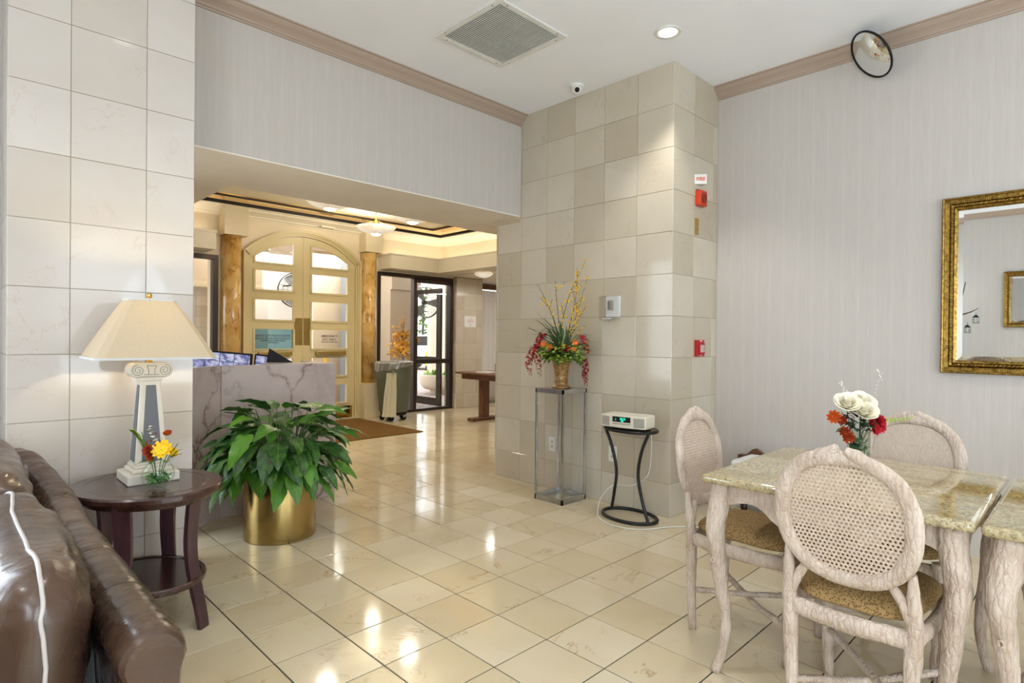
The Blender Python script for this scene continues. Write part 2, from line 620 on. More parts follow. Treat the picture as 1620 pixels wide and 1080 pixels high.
class MB:
    def __init__(s):
        s.v, s.f, s.s = [], [], []

    def add(s, vs, fs, smooth=False):
        o = len(s.v)
        s.v += [tuple(p) for p in vs]
        s.f += [tuple(i + o for i in f) for f in fs]
        s.s += [smooth] * len(fs)
        return s

    def box(s, x0, y0, z0, x1, y1, z1, M=None):
        vs = [(x0, y0, z0), (x1, y0, z0), (x1, y1, z0), (x0, y1, z0), (x0, y0, z1), (x1, y0, z1), (x1, y1, z1), (x0, y1, z1)]
        if M is not None:
            vs = [M @ Vector(p) for p in vs]
        return s.add(vs, [(0, 3, 2, 1), (4, 5, 6, 7), (0, 1, 5, 4), (1, 2, 6, 5), (2, 3, 7, 6), (3, 0, 4, 7)])

    def cbox(s, c, size, M=None):
        return s.box(c[0] - size[0] / 2, c[1] - size[1] / 2, c[2] - size[2] / 2, c[0] + size[0] / 2, c[1] + size[1] / 2, c[2] + size[2] / 2, M)

    def grid(s, fn, nu, nv, cu=False, cv=False, smooth=True):
        vs = [fn(i / (nu if cu else nu - 1), j / (nv if cv else nv - 1)) for i in range(nu) for j in range(nv)]
        fs = []
        for i in range(nu if cu else nu - 1):
            for j in range(nv if cv else nv - 1):
                a, b = i, (i + 1) % nu
                c, d = j, (j + 1) % nv
                fs.append((a * nv + c, b * nv + c, b * nv + d, a * nv + d))
        return s.add(vs, fs, smooth)

    def lathe(s, prof, n=32, c=(0, 0, 0), smooth=True, sx=1.0, sy=1.0, cap=False):
        o = len(s.v)
        vs, fs = [], []
        for (r, z) in prof:
            for k in range(n):
                a = 2 * pi * k / n
                vs.append((c[0] + r * cos(a) * sx, c[1] + r * sin(a) * sy, c[2] + z))
        m = len(prof)
        for i in range(m - 1):
            for k in range(n):
                k2 = (k + 1) % n
                fs.append((i * n + k, i * n + k2, (i + 1) * n + k2, (i + 1) * n + k))
        s.add(vs, fs, smooth)
        if cap:
            s.f.append(tuple(o + k for k in reversed(range(n))))
            s.f.append(tuple(o + (m - 1) * n + k for k in range(n)))
            s.s += [False, False]
        return s

    def tube(s, pts, rad, n=8, closed=False, smooth=True, caps=True, flat=None, wob=0.0):
        pts = [Vector(p) for p in pts]
        m = len(pts)
        if not isinstance(rad, list):
            rad = [rad] * m
        o = len(s.v)
        vs, fs = [], []
        up = None
        for i, p in enumerate(pts):
            if closed:
                t = pts[(i + 1) % m] - pts[i - 1]
            else:
                t = pts[min(i + 1, m - 1)] - pts[max(i - 1, 0)]
            t.normalize()
            if up is None:
                a = Vector(flat) if flat else (Vector((0, 0, 1)) if abs(t.z) < 0.9 else Vector((1, 0, 0)))
                up = (a - t * a.dot(t)).normalized()
            else:
                up = (up - t * up.dot(t)).normalized()
            sd = t.cross(up)
            r = rad[i]
            ra, rb = r if isinstance(r, (list, tuple)) else (r, r)
            for k in range(n):
                an = 2 * pi * k / n
                q = 1 + (wob * (mnoise.noise(p * 31 + Vector((k * 3.7, 0, 0)))) if wob else 0)
                vs.append(p + up * (ra * cos(an) * q) + sd * (rb * sin(an) * q))
        for i in range(m if closed else m - 1):
            i2 = (i + 1) % m
            for k in range(n):
                k2 = (k + 1) % n
                fs.append((i * n + k, i * n + k2, i2 * n + k2, i2 * n + k))
        s.add(vs, fs, smooth)
        if caps and not closed:
            s.f.append(tuple(o + k for k in reversed(range(n))))
            s.f.append(tuple(o + (m - 1) * n + k for k in range(n)))
            s.s += [False, False]
        return s

    def ball(s, c, r, nu=12, nv=8, M=None):
        if not isinstance(r, (list, tuple)):
            r = (r, r, r)
        vs = [(0, 0, 1)]
        for j in range(1, nv):
            ph = pi * j / nv
            for i in range(nu):
                th = 2 * pi * i / nu
                vs.append((sin(ph) * cos(th), sin(ph) * sin(th), cos(ph)))
        vs.append((0, 0, -1))
        vs = [Vector((x * r[0], y * r[1], z * r[2])) for x, y, z in vs]
        if M is not None:
            vs = [M @ p for p in vs]
        vs = [p + Vector(c) for p in vs]
        fs = [(0, 1 + i, 1 + (i + 1) % nu) for i in range(nu)]
        for j in range(nv - 2):
            for i in range(nu):
                i2 = (i + 1) % nu
                fs.append((1 + j * nu + i, 1 + (j + 1) * nu + i, 1 + (j + 1) * nu + i2, 1 + j * nu + i2))
        L = len(vs) - 1
        fs += [(L, 1 + (nv - 2) * nu + (i + 1) % nu, 1 + (nv - 2) * nu + i) for i in range(nu)]
        return s.add(vs, fs, True)

    def prism(s, poly, fn, a0, a1, smooth=False):
        """poly: 2-D outline; fn(p, q, a) -> 3-D; extruded from a0 to a1"""
        n = len(poly)
        vs = [fn(p, q, a0) for p, q in poly] + [fn(p, q, a1) for p, q in poly]
        fs = [(k, (k + 1) % n, n + (k + 1) % n, n + k) for k in range(n)]
        o = len(s.v)
        s.add(vs, fs, smooth)
        s.f.append(tuple(o + k for k in reversed(range(n))))
        s.f.append(tuple(o + n + k for k in range(n)))
        s.s += [False, False]
        return s

    def mesh(s, name):
        me = bpy.data.meshes.new(name)
        me.from_pydata(s.v, [], s.f)
        me.polygons.foreach_set('use_smooth', s.s)
        me.validate()
        me.update()
        return me

    def build(s, name, mat, parent=None, bevel=0.0, seg=2, recalc=True, loc=None):
        me = s.mesh(name)
        if recalc:
            import bmesh
            bm = bmesh.new()
            bm.from_mesh(me)
            bmesh.ops.recalc_face_normals(bm, faces=bm.faces)
            bm.to_mesh(me)
            bm.free()
        me.materials.append(MT[mat])
        o = bpy.data.objects.new(name, me)
        COL.objects.link(o)
        if parent is not None:
            o.parent = parent
        if loc is not None:
            o.location = loc
        if bevel:
            b = o.modifiers.new('edge', 'BEVEL')
            b.width = bevel
            b.segments = seg
            b.limit_method = 'ANGLE'
            b.angle_limit = R(35)
        return o


def inst(name, me, parent=None, loc=(0, 0, 0), rot=(0, 0, 0), sc=None, M=None):
    o = bpy.data.objects.new(name, me)
    COL.objects.link(o)
    if parent is not None:
        o.parent = parent
    if M is not None:
        o.matrix_local = M
    else:
        o.location = loc
        o.rotation_euler = rot
        if sc is not None:
            o.scale = sc if isinstance(sc, (list, tuple)) else (sc, sc, sc)
    return o


def thing(name, label, cat, loc=(0, 0, 0), rotz=0.0, group=None):
    o = bpy.data.objects.new(name, None)
    COL.objects.link(o)
    o.empty_display_size = 0.05
    o.location = loc
    o.rotation_euler = (0, 0, rotz)
    o['label'] = label
    o['category'] = cat
    if group:
        o['group'] = group
    return o


def tag(o, label, cat=None, group=None, kind=None):
    if label:
        o['label'] = label
    if cat:
        o['category'] = cat
    if group:
        o['group'] = group
    if kind:
        o['kind'] = kind
    return o


def struct(mb, name, mat, label, cat, **kw):
    o = mb.build(name, mat, **kw)
    return tag(o, label, cat, kind='structure')


def stuff(o):
    o['kind'] = 'stuff'
    return o


def copy_tree(o, parent=None):
    c = o.copy()
    COL.objects.link(c)
    c.parent = parent
    for ch in list(o.children):
        copy_tree(ch, c)
    return c


# ------------------------------------------------------------------ tiles
T = 0.303
CEIL = 3.27
FOX, FOY = -2.8625, 1.8515        # a joint crossing of the floor grid
_tm = {}


def tile_mesh(wd, ht, mat, th=0.012, ch=0.0015):
    key = (round(wd, 3), round(ht, 3), mat, th)
    if key not in _tm:
        vs = [(0, 0, 0), (wd, 0, 0), (wd, ht, 0), (0, ht, 0),
              (0, 0, th - ch), (wd, 0, th - ch), (wd, ht, th - ch), (0, ht, th - ch),
              (ch, ch, th), (wd - ch, ch, th), (wd - ch, ht - ch, th), (ch, ht - ch, th)]
        fs = [(0, 4, 7, 3), (1, 2, 6, 5), (0, 1, 5, 4), (3, 7, 6, 2), (4, 5, 9, 8), (5, 6, 10, 9), (6, 7, 11, 10), (7, 4, 8, 11), (8, 9, 10, 11)]
        me = bpy.data.meshes.new('tile')
        me.from_pydata(vs, [], fs)
        me.update()
        me.materials.append(MT[mat])
        _tm[key] = me
    return _tm[key]


def edges(a, b, off, step):
    k = math.ceil((a - off) / step - 1e-6)
    e = [a]
    x = off + k * step
    while x < b - 1e-6:
        if x > a + 0.012:
            e.append(x)
        x += step
    if b - e[-1] < 0.012 and len(e) > 1:
        e.pop()
    e.append(b)
    return e


def tiles(parent, origin, ux, a0, a1, z0, z1, aoff, zoff, mat, gap=0.0022, step=T, zstep=T, th=0.012):
    """rows of slabs on an upright face; ux is the direction of the face's width, slabs stand proud along ux x z"""
    ux = Vector(ux)
    uz = Vector((0, 0, 1))
    nrm = ux.cross(uz)
    ea, ez = edges(a0, a1, aoff, step), edges(z0, z1, zoff, zstep)
    for i in range(len(ea) - 1):
        for j in range(len(ez) - 1):
            me = tile_mesh(ea[i + 1] - ea[i] - gap, ez[j + 1] - ez[j] - gap, mat, th)
            p = Vector(origin) + ux * (ea[i] + gap / 2) + uz * (ez[j] + gap / 2) + nrm * random.uniform(-0.0004, 0.0004)
            M = Matrix((( ux.x, uz.x, nrm.x, p.x), (ux.y, uz.y, nrm.y, p.y), (ux.z, uz.z, nrm.z, p.z), (0, 0, 0, 1)))
            inst('tile', me, parent, M=M)


# ------------------------------------------------------------------ floor
fl = struct(MB().box(-8.5, -3.0, -0.06, 4.2, 10.5, -0.0035), 'floor', 'floor_grout', 'polished cream marble tiled floor of the lobby', 'floor')
CAMR = ((-0.7117, 0.7024), (0.70235, 0.71177))
cand, rest = [], []
i0 = math.floor((-8.36 - FOX) / T)
for i in range(i0, 24):
    for j in range(-17, 29):
        x, y = FOX + i * T, FOY + j * T
        cx_, cy_ = x + T / 2, y + T / 2
        if cx_ > 4.1 or cy_ < -2.7:
            continue
        if cy_ > 4.60 and cx_ > -3.9:
            continue
        if cx_ > -3.85 and cx_ < -2.33 and cy_ > 3.90:
            continue
        d = cx_ * CAMR[0][0] + cy_ * CAMR[0][1]
        l = cx_ * CAMR[1][0] + cy_ * CAMR[1][1]
        seen = d > 0.9 and abs(l / d) < 0.95 and 1.28 / max(d, 0.01) < 0.72
        (cand if seen else rest).append((d, i, j))
cand.sort()
near, far = cand[:300], cand[300:] + rest
g = 0.0054
for d, i, j in near:
    x, y = FOX + i * T, FOY + j * T
    inst('tile', tile_mesh(T - g, T - g, 'tile_floor'), fl, loc=(x + g / 2, y + g / 2, -0.012 + random.uniform(-0.0003, 0.0003)))


def m_tile_far():
    # the joined tiles: same stone; each slab's own tone comes from its place in the grid
    base = MT['tile_floor'].copy()
    base.name = 'tile_floor_joined'
    t = base.node_tree
    for nd in list(t.nodes):
        if nd.type == 'OBJECT_INFO':
            geo = t.nodes.new('ShaderNodeNewGeometry')
            sub = t.nodes.new('ShaderNodeVectorMath')
            sub.operation = 'SUBTRACT'
            sub.inputs[1].default_value = (FOX, FOY, 0)
            dv = t.nodes.new('ShaderNodeVectorMath')
            dv.operation = 'DIVIDE'
            dv.inputs[1].default_value = (T, T, 1000)
            fo = t.nodes.new('ShaderNodeVectorMath')
            fo.operation = 'FLOOR'
            wn = t.nodes.new('ShaderNodeTexWhiteNoise')
            t.links.new(geo.outputs['Position'], sub.inputs[0])
            t.links.new(sub.outputs[0], dv.inputs[0])
            t.links.new(dv.outputs[0], fo.inputs[0])
            t.links.new(fo.outputs[0], wn.inputs['Vector'])
            for lk in list(nd.outputs['Random'].links):
                t.links.new(wn.outputs['Value'], lk.to_socket)
    return base


MT['tile_floor_joined'] = m_tile_far()
mb = MB()
for d, i, j in far:
    x, y = FOX + i * T, FOY + j * T
    x1 = x + T - g / 2
    mb.box(x + g / 2, y + g / 2, -0.012, x1, y + T - g / 2, 0.0)
o = mb.build('far_tile', 'tile_floor_joined', fl, recalc=False)
stuff(o)

# ------------------------------------------------------------------ ceiling, walls, header, column and pillar
c = struct(MB().box(-3.70, -2.7, CEIL, 4.15, 4.5, CEIL + 0.1), 'ceiling', 'ceiling', 'white plastered ceiling of the main room', 'ceiling')
YR = 4.42
XE = -2.167
YC = 3.742
struct(MB().box(XE, YR, 0, 4.15, YR + 0.12, CEIL), 'wall_right', 'wallpaper', 'tall wall with pale striped wallpaper behind the dining table', 'wall')
mb = MB()
for (x0, x1, z0, z1) in ((-3.7, 0.3, 0, CEIL), (2.9, 4.15, 0, CEIL), (0.3, 2.9, 0, 0.5), (0.3, 2.9, 2.65, CEIL)):
    mb.box(x0, -2.72, z0, x1, -2.6, z1)
struct(mb, 'wall_back', 'wallpaper', 'striped wallpaper wall seen in the gilt mirror', 'wall')
# east wall with two window openings
mb = MB()
for (y0, y1, z0, z1) in ((-2.6, -1.8, 0, CEIL), (0.6, 1.15, 0, CEIL), (3.55, 4.42, 0, CEIL), (-1.8, 0.6, 0, 0.4), (1.15, 3.55, 0, 0.4), (-1.8, 0.6, 2.7, CEIL), (1.15, 3.55, 2.7, CEIL)):
    mb.box(4.0, y0, z0, 4.12, y1, z1)
struct(mb, 'wall_east', 'wallpaper', 'striped wallpaper wall with curtained windows', 'wall')
# west wall behind the sofa, left of the pillar
mb = MB()
for (y0, y1, z0, z1) in ((-2.6, -2.4, 0, CEIL), (-0.3, 0.30, 0, CEIL), (-2.4, -0.3, 0, 0.5), (-2.4, -0.3, 2.5, CEIL)):
    mb.box(-3.82, y0, z0, -3.70, y1, z1)
struct(mb, 'wall_left', 'wallpaper', 'striped wallpaper wall left of the tiled pillar', 'wall')
# header over the wide opening
hd = struct(MB().box(-4.5, 0.25, 2.38, -3.70, YC + 0.02, CEIL + 0.02), 'wall_header', 'wallpaper', 'deep header over the wide opening, papered in pale stripes', 'wall')
struct(MB().box(-4.5, 0.25, 2.372, -3.701, YC, 2.380), 'trim_1', 'soffit', 'cream painted underside of the deep header', 'soffit')
struct(MB().box(-4.52, YC, 2.372, -4.01, 6.42, 3.1), 'trim_2', 'soffit', 'cream painted beam running on past the tiled column', 'beam')

# tiled column between the opening and the dining wall
core = struct(MB().box(-4.0095, YC + 0.0025, 0, XE - 0.0025, YR + 0.05, CEIL), 'wall_column', 'grout', 'square column clad in beige marble tiles', 'column')
ztop = 3.27
zoff = 3.27 - T          # joints counted down from the ceiling
tiles(core, (0, YC + 0.012, 0), (1, 0, 0), -4.012, XE, 0.0, 2.355, XE, zoff - 9 * T, 'tile_wall')
tiles(core, (0, YC + 0.012, 0), (1, 0, 0), -3.70, XE, 2.355 + 0.001, CEIL, XE, zoff - 9 * T, 'tile_wall')
tiles(core, (XE - 0.012, 0, 0), (0, 1, 0), YC + 0.001, YR, 0.0, CEIL, YC + T, zoff - 9 * T, 'tile_wall')
tiles(core, (-4.0, 0, 0), (0, -1, 0), -YR, -YC - 0.001, 0.0, 2.35, -YC - T, zoff - 9 * T, 'tile_wall')
struct(MB().box(-4.012, YR + 0.04, 0, -3.9, 9.6, 3.1), 'wall_lobby_side', 'soffit', 'cream wall running back behind the tiled column', 'wall')

# left tiled pillar
XP = -3.348
core = struct(MB().box(-3.70, 0.2175, 0, XP - 0.0025, 0.9545, CEIL), 'wall_pillar', 'grout', 'tall pillar of glossy cream marble tiles at the left', 'pillar')
poff = 1.28 + (540 - 21) / 91.5 * T + 0.005
poff -= 9 * T
tiles(core, (XP - 0.012, 0, 0), (0, 1, 0), 0.215, 0.957, 0.0, CEIL, 0.437, poff, 'tile_pillar')
tiles(core, (0, 0.227, 0), (1, 0, 0), -3.70, XP - 0.001, 0.0, CEIL, XP - T, poff, 'tile_pillar')
tiles(core, (0, 0.945, 0), (-1, 0, 0), -XP + 0.001, 3.70, 0.0, CEIL, -XP + T, poff, 'tile_pillar')

# taupe crown moulding
CR = [(0, 0), (0, -0.088), (0.010, -0.088), (0.013, -0.078), (0.020, -0.075), (0.024, -0.062), (0.040, -0.046), (0.058, -0.034), (0.070, -0.020), (0.074, -0.010), (0.088, -0.008), (0.088, 0)]


def crown(name, prof, fn, a0, a1, mat, label, z=CEIL):
    mb = MB()
    mb.prism([(p, q + z) for p, q in prof], fn, a0, a1)
    return struct(mb, name, mat, label, 'crown moulding', recalc=True)


crown('trim_3', CR, lambda p, q, a: (-3.70 + p, a, q), 0.25, YC, 'crown', 'taupe crown moulding along the header over the opening')
crown('trim_4', CR, lambda p, q, a: (a, YR - p, q), XE, 4.0, 'crown', 'taupe crown moulding above the dining wall')
crown('trim_5', CR, lambda p, q, a: (a, -2.6 + p, q), -3.70, 4.0, 'crown', 'taupe crown moulding of the wall seen in the mirror')
crown('trim_6', CR, lambda p, q, a: (4.0 - p, a, q), -2.6, YR, 'crown', 'taupe crown moulding over the curtained windows')
crown('trim_7', CR, lambda p, q, a: (-3.70 + p, a, q), -2.6, 0.2, 'crown', 'taupe crown moulding left of the tiled pillar')
# small stone cap where the column carries the beam
mb = MB()
mb.prism([(0, 2.372), (0.03, 2.372), (0.022, 2.350), (0.010, 2.338), (0.0, 2.325)], lambda p, q, a: (a, YC - p, q), -4.04, -3.70)
mb.prism([(0, 2.372), (0.03, 2.372), (0.022, 2.350), (0.010, 2.338), (0.0, 2.325)], lambda p, q, a: (-4.012 - p, a, q), YC - 0.03, YR)
struct(mb, 'trim_8', 'tile_wall', 'narrow stone cap moulding at the column head', 'trim')

# ------------------------------------------------------------------ windows of the main room (glass, frame, curtains)


def window(name, cx, cy, z0, z1, wd, axis, label):
    """axis 'y': the window spans y at x = cx; 'x': spans x at y = cy"""
    mb, pn = MB(), MB()
    def P(a, b, c_):
        return (cx + b, cy + a, c_) if axis == 'y' else (cx + a, cy + b, c_)
    def bx(m, a0, a1, b0, b1, c0, c1):
        p, q = P(a0, b0, c0), P(a1, b1, c1)
        m.box(min(p[0], q[0]), min(p[1], q[1]), c0, max(p[0], q[0]), max(p[1], q[1]), c1)
    h = wd / 2
    for a0, a1, c0, c1 in ((-h, -h + 0.05, z0, z1), (h - 0.05, h, z0, z1), (-0.025, 0.025, z0, z1), (-h, h, z0, z0 + 0.05), (-h, h, z1 - 0.05, z1), (-h, h, z0 + 0.6, z0 + 0.64)):
        bx(mb, a0, a1, -0.025, 0.025, c0, c1)
    f = struct(mb, name, 'bronze', label, 'window')
    bx(pn, -h, h, -0.003, 0.003, z0, z1)
    pn.build('pane', 'glass', f)
    return f


window('window_1', 4.07, -0.6, 0.4, 2.7, 2.4, 'y', 'tall window of the east wall nearer the sofa')
window('window_2', 4.07, 2.35, 0.4, 2.7, 2.4, 'y', 'tall window of the east wall nearer the dining tables')
window('window_6', 1.6, -2.67, 0.5, 2.65, 2.6, 'x', 'unseen wide window added behind the camera for its light')  # made-up window, opened so the fill light behind the camera can enter
window('window_3', -3.77, -1.35, 0.5, 2.5, 2.1, 'y', 'window behind the sofa corner')


def drape(x, y0, y1, z0, z1, flip, gather, label):
    mb = MB()
    def fn(u, v):
        z = z1 + (z0 - z1) * v
        pull = gather * sin(min(1, v * 1.5) * pi / 2) ** 2
        a = y0 + (y1 - y0) * (u * (1 - pull) + (pull if flip else 0))
        return (x + 0.03 * sin(u * 56) * (1 - 0.3 * v), a, z)
    mb.grid(fn, 120, 16)
    return tag(mb.build('sheer_curtain', 'sheer'), label, 'curtain')


drape(3.86, -1.85, -0.6, 0.02, 2.75, False, 0.62, 'sheer white curtain tied back, window nearer the sofa, sofa side')
drape(3.86, -0.6, 0.65, 0.02, 2.75, True, 0.62, 'sheer white curtain tied back, window nearer the sofa, table side')
drape(3.86, 1.1, 2.35, 0.02, 2.75, False, 0.62, 'sheer white curtain tied back, window nearer the tables, sofa side')
drape(3.86, 2.35, 3.6, 0.02, 2.75, True, 0.62, 'sheer white curtain tied back, window nearer the tables, wall side')

# ------------------------------------------------------------------ lobby
XW = -8.3
LZ = 3.0
YB = 6.43
# far wall: spandrel with the arched opening, strips and heads
ARC0, ARC1 = 2.985, 4.765
def arch_z(y, base=2.44, rise=0.375):
    t_ = (y - (ARC0 + ARC1) / 2) / ((ARC1 - ARC0) / 2)
    t_ = max(-1, min(1, t_))
    Rr = (0.89 ** 2 + rise ** 2) / (2 * rise)
    return base + math.sqrt(Rr * Rr - (t_ * 0.89) ** 2) - (Rr - rise)

mb = MB()
ys = [ARC0 + (ARC1 - ARC0) * k / 24 for k in range(25)]
for k in range(24):
    a, b = ys[k], ys[k + 1]
    za, zb = arch_z(a), arch_z(b)
    vs = [(XW, a, za), (XW, b, zb), (XW, b, LZ + 0.1), (XW, a, LZ + 0.1), (XW - 0.2, a, za), (XW - 0.2, b, zb), (XW - 0.2, b, LZ + 0.1), (XW - 0.2, a, LZ + 0.1)]
    mb.add(vs, [(0, 1, 2, 3), (4, 7, 6, 5), (0, 4, 5, 1)])
mb.box(XW - 0.2, 2.60, 0, XW, ARC0, LZ + 0.1)
mb.box(XW - 0.2, ARC1, 0, XW, 5.10, LZ + 0.1)
mb.box(XW - 0.2, 0.4, 2.345, XW, 2.60, LZ + 0.1)
mb.box(XW - 0.2, 5.10, 2.345, XW, 6.68, LZ + 0.1)
mb.box(XW - 0.2, 6.655, 0, XW, 6.70, 2.345)
mb.box(XW - 0.2, 0.4, 0, XW, 1.2, 2.4)
struct(mb, 'wall_far', 'lobby_wall', 'tan entrance wall above and beside the arched doors', 'wall', recalc=False)
# wall seen right of the sliding entrance, tiled
tw = struct(MB().box(-8.5, 6.6705, 0, -8.1825, 7.2795, 2.40), 'wall_lobby_tile', 'grout', 'beige marble tiled wall right of the glass entrance', 'wall')
tiles(tw, (-8.192, 0, 0), (0, 1, 0), 6.668, 7.282, 0.0, 2.36, 6.84, 0.27, 'tile_wall')
tiles(tw, (0, 6.68, 0), (1, 0, 0), -8.33, -8.181, 0.0, 2.36, -8.18 - T, 0.27, 'tile_wall')
struct(MB().box(-8.5, 0.3, 0, -4.5, 0.42, 2.4), 'wall_desk_back', 'lobby_wall', 'tan wall behind the reception desk', 'wall')
struct(MB().box(-8.3, 0.42, 2.38, -4.5, 1.53, 3.1), 'trim_9', 'soffit', 'lowered cream soffit over the reception desk', 'soffit')
struct(MB().box(-8.5, YB, 2.39, -4.0, YB + 0.12, 3.1), 'wall_lobby_right', 'lobby_wall', 'tan upper wall above the open right side of the lobby', 'wall')
struct(MB().box(-8.9, YB + 0.1, 2.375, -4.0, 9.7, 2.475), 'ceiling_low', 'soffit', 'low cream ceiling of the passage right of the lobby', 'ceiling')
struct(MB().box(-9.0, 9.6, 0, -4.0, 9.7, 2.4), 'wall_passage_end', 'soffit', 'cream wall closing the side passage', 'wall')
struct(MB().box(-8.9, 7.27, -0.05, -8.5, 9.7, 0.0), 'floor_passage', 'tile_floor', 'marble floor of the side passage', 'floor')
# lobby ceiling: outer band, gold mirror ring, black beads, white centre
ox0, ox1, oy0, oy1 = -8.075, -4.72, 1.755, 6.205
ix0, ix1, iy0, iy1 = -7.60, -5.20, 2.23, 5.68


def ring(mb, a0, a1, b0, b1, c0, c1, d0, d1, z0, z1):
    mb.box(a0, b0, z0, a1, d0, z1)
    mb.box(a0, d1, z0, a1, b1, z1)
    mb.box(a0, d0, z0, c0, d1, z1)
    mb.box(c1, d0, z0, a1, d1, z1)


struct(MB().box(XW, 1.53, LZ + 0.03, -4.5, YB, LZ + 0.13), 'ceiling_lobby', 'lobby_trim', 'warm white tray ceiling of the entrance lobby', 'ceiling')
mb = MB()
ring(mb, ox0, ox1, oy0, oy1, ix0, ix1, iy0, iy1, LZ + 0.020, LZ + 0.030)
gm = struct(mb, 'trim_10', 'gold_mirror', 'gold tinted mirror band round the lobby ceiling', 'ceiling band')
mb = MB()
ring(mb, ox0, ox1, oy0, oy1, ox0 + 0.035, ox1 - 0.035, oy0 + 0.035, oy1 - 0.035, LZ + 0.0, LZ + 0.02)
mb.build('bead', 'black', gm)
mb = MB()
ring(mb, ix0 - 0.035, ix1 + 0.035, iy0 - 0.035, iy1 + 0.035, ix0, ix1, iy0, iy1, LZ + 0.0, LZ + 0.02)
mb.build('bead', 'black', gm)
LC = [(0, 0.03), (0, -0.115), (0.012, -0.115), (0.016, -0.10), (0.03, -0.095), (0.036, -0.075), (0.06, -0.05), (0.085, -0.03), (0.092, -0.012), (0.115, -0.006), (0.12, 0.03)]
crown('trim_11', LC, lambda p, q, a: (XW + p * 1.86, a, q), 1.53, YB, 'lobby_trim', 'cream crown moulding over the arched doors', LZ)
crown('trim_12', LC, lambda p, q, a: (a, YB - p * 1.86, q), XW, -4.5, 'lobby_trim', 'cream crown moulding of the lobby right wall', LZ)
crown('trim_13', LC, lambda p, q, a: (a, 1.53 + p * 1.86, q), XW, -4.5, 'lobby_trim', 'cream crown moulding over the reception desk', LZ)


# cove light shelves (hollow boxes with a lip) that wash the wall above
D = 0.36
def shelf(name, boxes, label):
    mb = MB()
    lip = MB()
    for (x0, y0, x1, y1, open_) in boxes:
        mb.box(x0, y0, 2.375, x1, y1, 2.395)
        if 'x' in open_:
            mb.box(x1 - 0.02, y0, 2.395, x1, y1, 2.585)
            lip.box(x1 - 0.03, y0 - (0.012 if 'a' in open_ else 0), 2.585, x1 + 0.014, y1 + (0.012 if 'b' in open_ else 0), 2.612)
        if 'y' in open_:
            mb.box(x0, y0, 2.395, x1 - 0.02, y0 + 0.02, 2.585)
            lip.box(x0, y0 - 0.014, 2.585, x1, y0 + 0.03, 2.612)
        if 'a' in open_:
            mb.box(x0, y0, 2.395, x1 - 0.02, y0 + 0.02, 2.585)
            lip.box(x0, y0 - 0.012, 2.585, x1 - 0.03, y0 + 0.03, 2.612)
        if 'b' in open_:
            mb.box(x0, y1 - 0.02, 2.395, x1 - 0.02, y1, 2.585)
            lip.box(x0, y1 - 0.03, 2.585, x1 - 0.03, y1 + 0.012, 2.612)
    o = struct(mb, name, 'lobby_trim', label, 'light shelf')
    lip.build('lip', 'lobby_trim', o)
    return o


shelf('trim_14', [(XW, 5.12, XW + D, YB - D, 'xa'), (XW, YB - D, -4.5, YB, 'y')], 'cream cove light shelf over the glass entrance and lobby right wall')
shelf('trim_15', [(XW, 1.53, XW + D, 2.53, 'xb')], 'cream cove light shelf left of the arched doors')
MT['tube_glow'] = glow('tube_glow', (1.0, 0.86, 0.66, 1), 3.0)
for k, (x0, y0, x1, y1) in enumerate(((XW + 0.10, 5.28, XW + 0.14, 6.22), (XW + 0.2, YB - 0.14, -4.7, YB - 0.10), (XW + 0.10, 1.7, XW + 0.14, 2.45))):
    tb = MB().box(x0, y0, 2.40, x1, y1, 2.43)
    o = tb.build('light_tube', 'tube_glow')
    tag(o, ['warm light tube hidden in the shelf over the glass entrance', 'warm light tube hidden in the shelf along the lobby right wall', 'warm light tube hidden in the shelf left of the doors'][k], 'light tube', 'hidden tubes of the cove lighting')
    lx, ly = x1 - x0, y1 - y0
    light('cove_light', 'AREA', ((x0 + x1) / 2, (y0 + y1) / 2, 2.46), (pi, 0, 0), 2.5 * max(lx, ly), (1.0, 0.92, 0.80), lx, ly)

# pilasters beside the arched doors


def pilaster(y0, y1, label):
    root = thing('pilaster', label, 'pilaster', (XW, (y0 + y1) / 2, 0), 0, 'pilasters flanking the arched doors')
    root['kind'] = 'structure'
    h = (y1 - y0) / 2
    mb = MB().box(0, -h - 0.02, 0, 0.23, h + 0.0, 0.548)
    mb.build('base', 'cap_stone', root, bevel=0.006)
    prof = []
    n = 28
    mb = MB()
    pts = []
    for k in range(n + 1):
        a = -pi / 2 + pi * k / n
        pts.append((0.03 + 0.165 * cos(a), (h - 0.03) * sin(a) - 0.01))
    mb.prism([(0, -h + 0.02)] + pts + [(0, h - 0.04)], lambda p, q, a: (p, q, a), 0.548, 2.615, smooth=False)
    ob = mb.build('shaft', 'gold_marble', root)
    for pg in ob.data.polygons:
        pg.use_smooth = len(pg.vertices) == 4
    MB().box(0, -h, 2.612, 0.215, h, LZ + 0.02).build('capital', 'cap_stone', root, bevel=0.004)
    return root


pilaster(2.675, 2.985, 'golden veined marble pilaster left of the arched doors')
pilaster(4.765, 5.065, 'golden veined marble pilaster right of the arched doors')

# arched double door
dr = thing('door_1', 'cream arched double entrance door with glazed panels', 'door', (XW + 0.05, 3.87, 0))
dr['kind'] = 'structure'


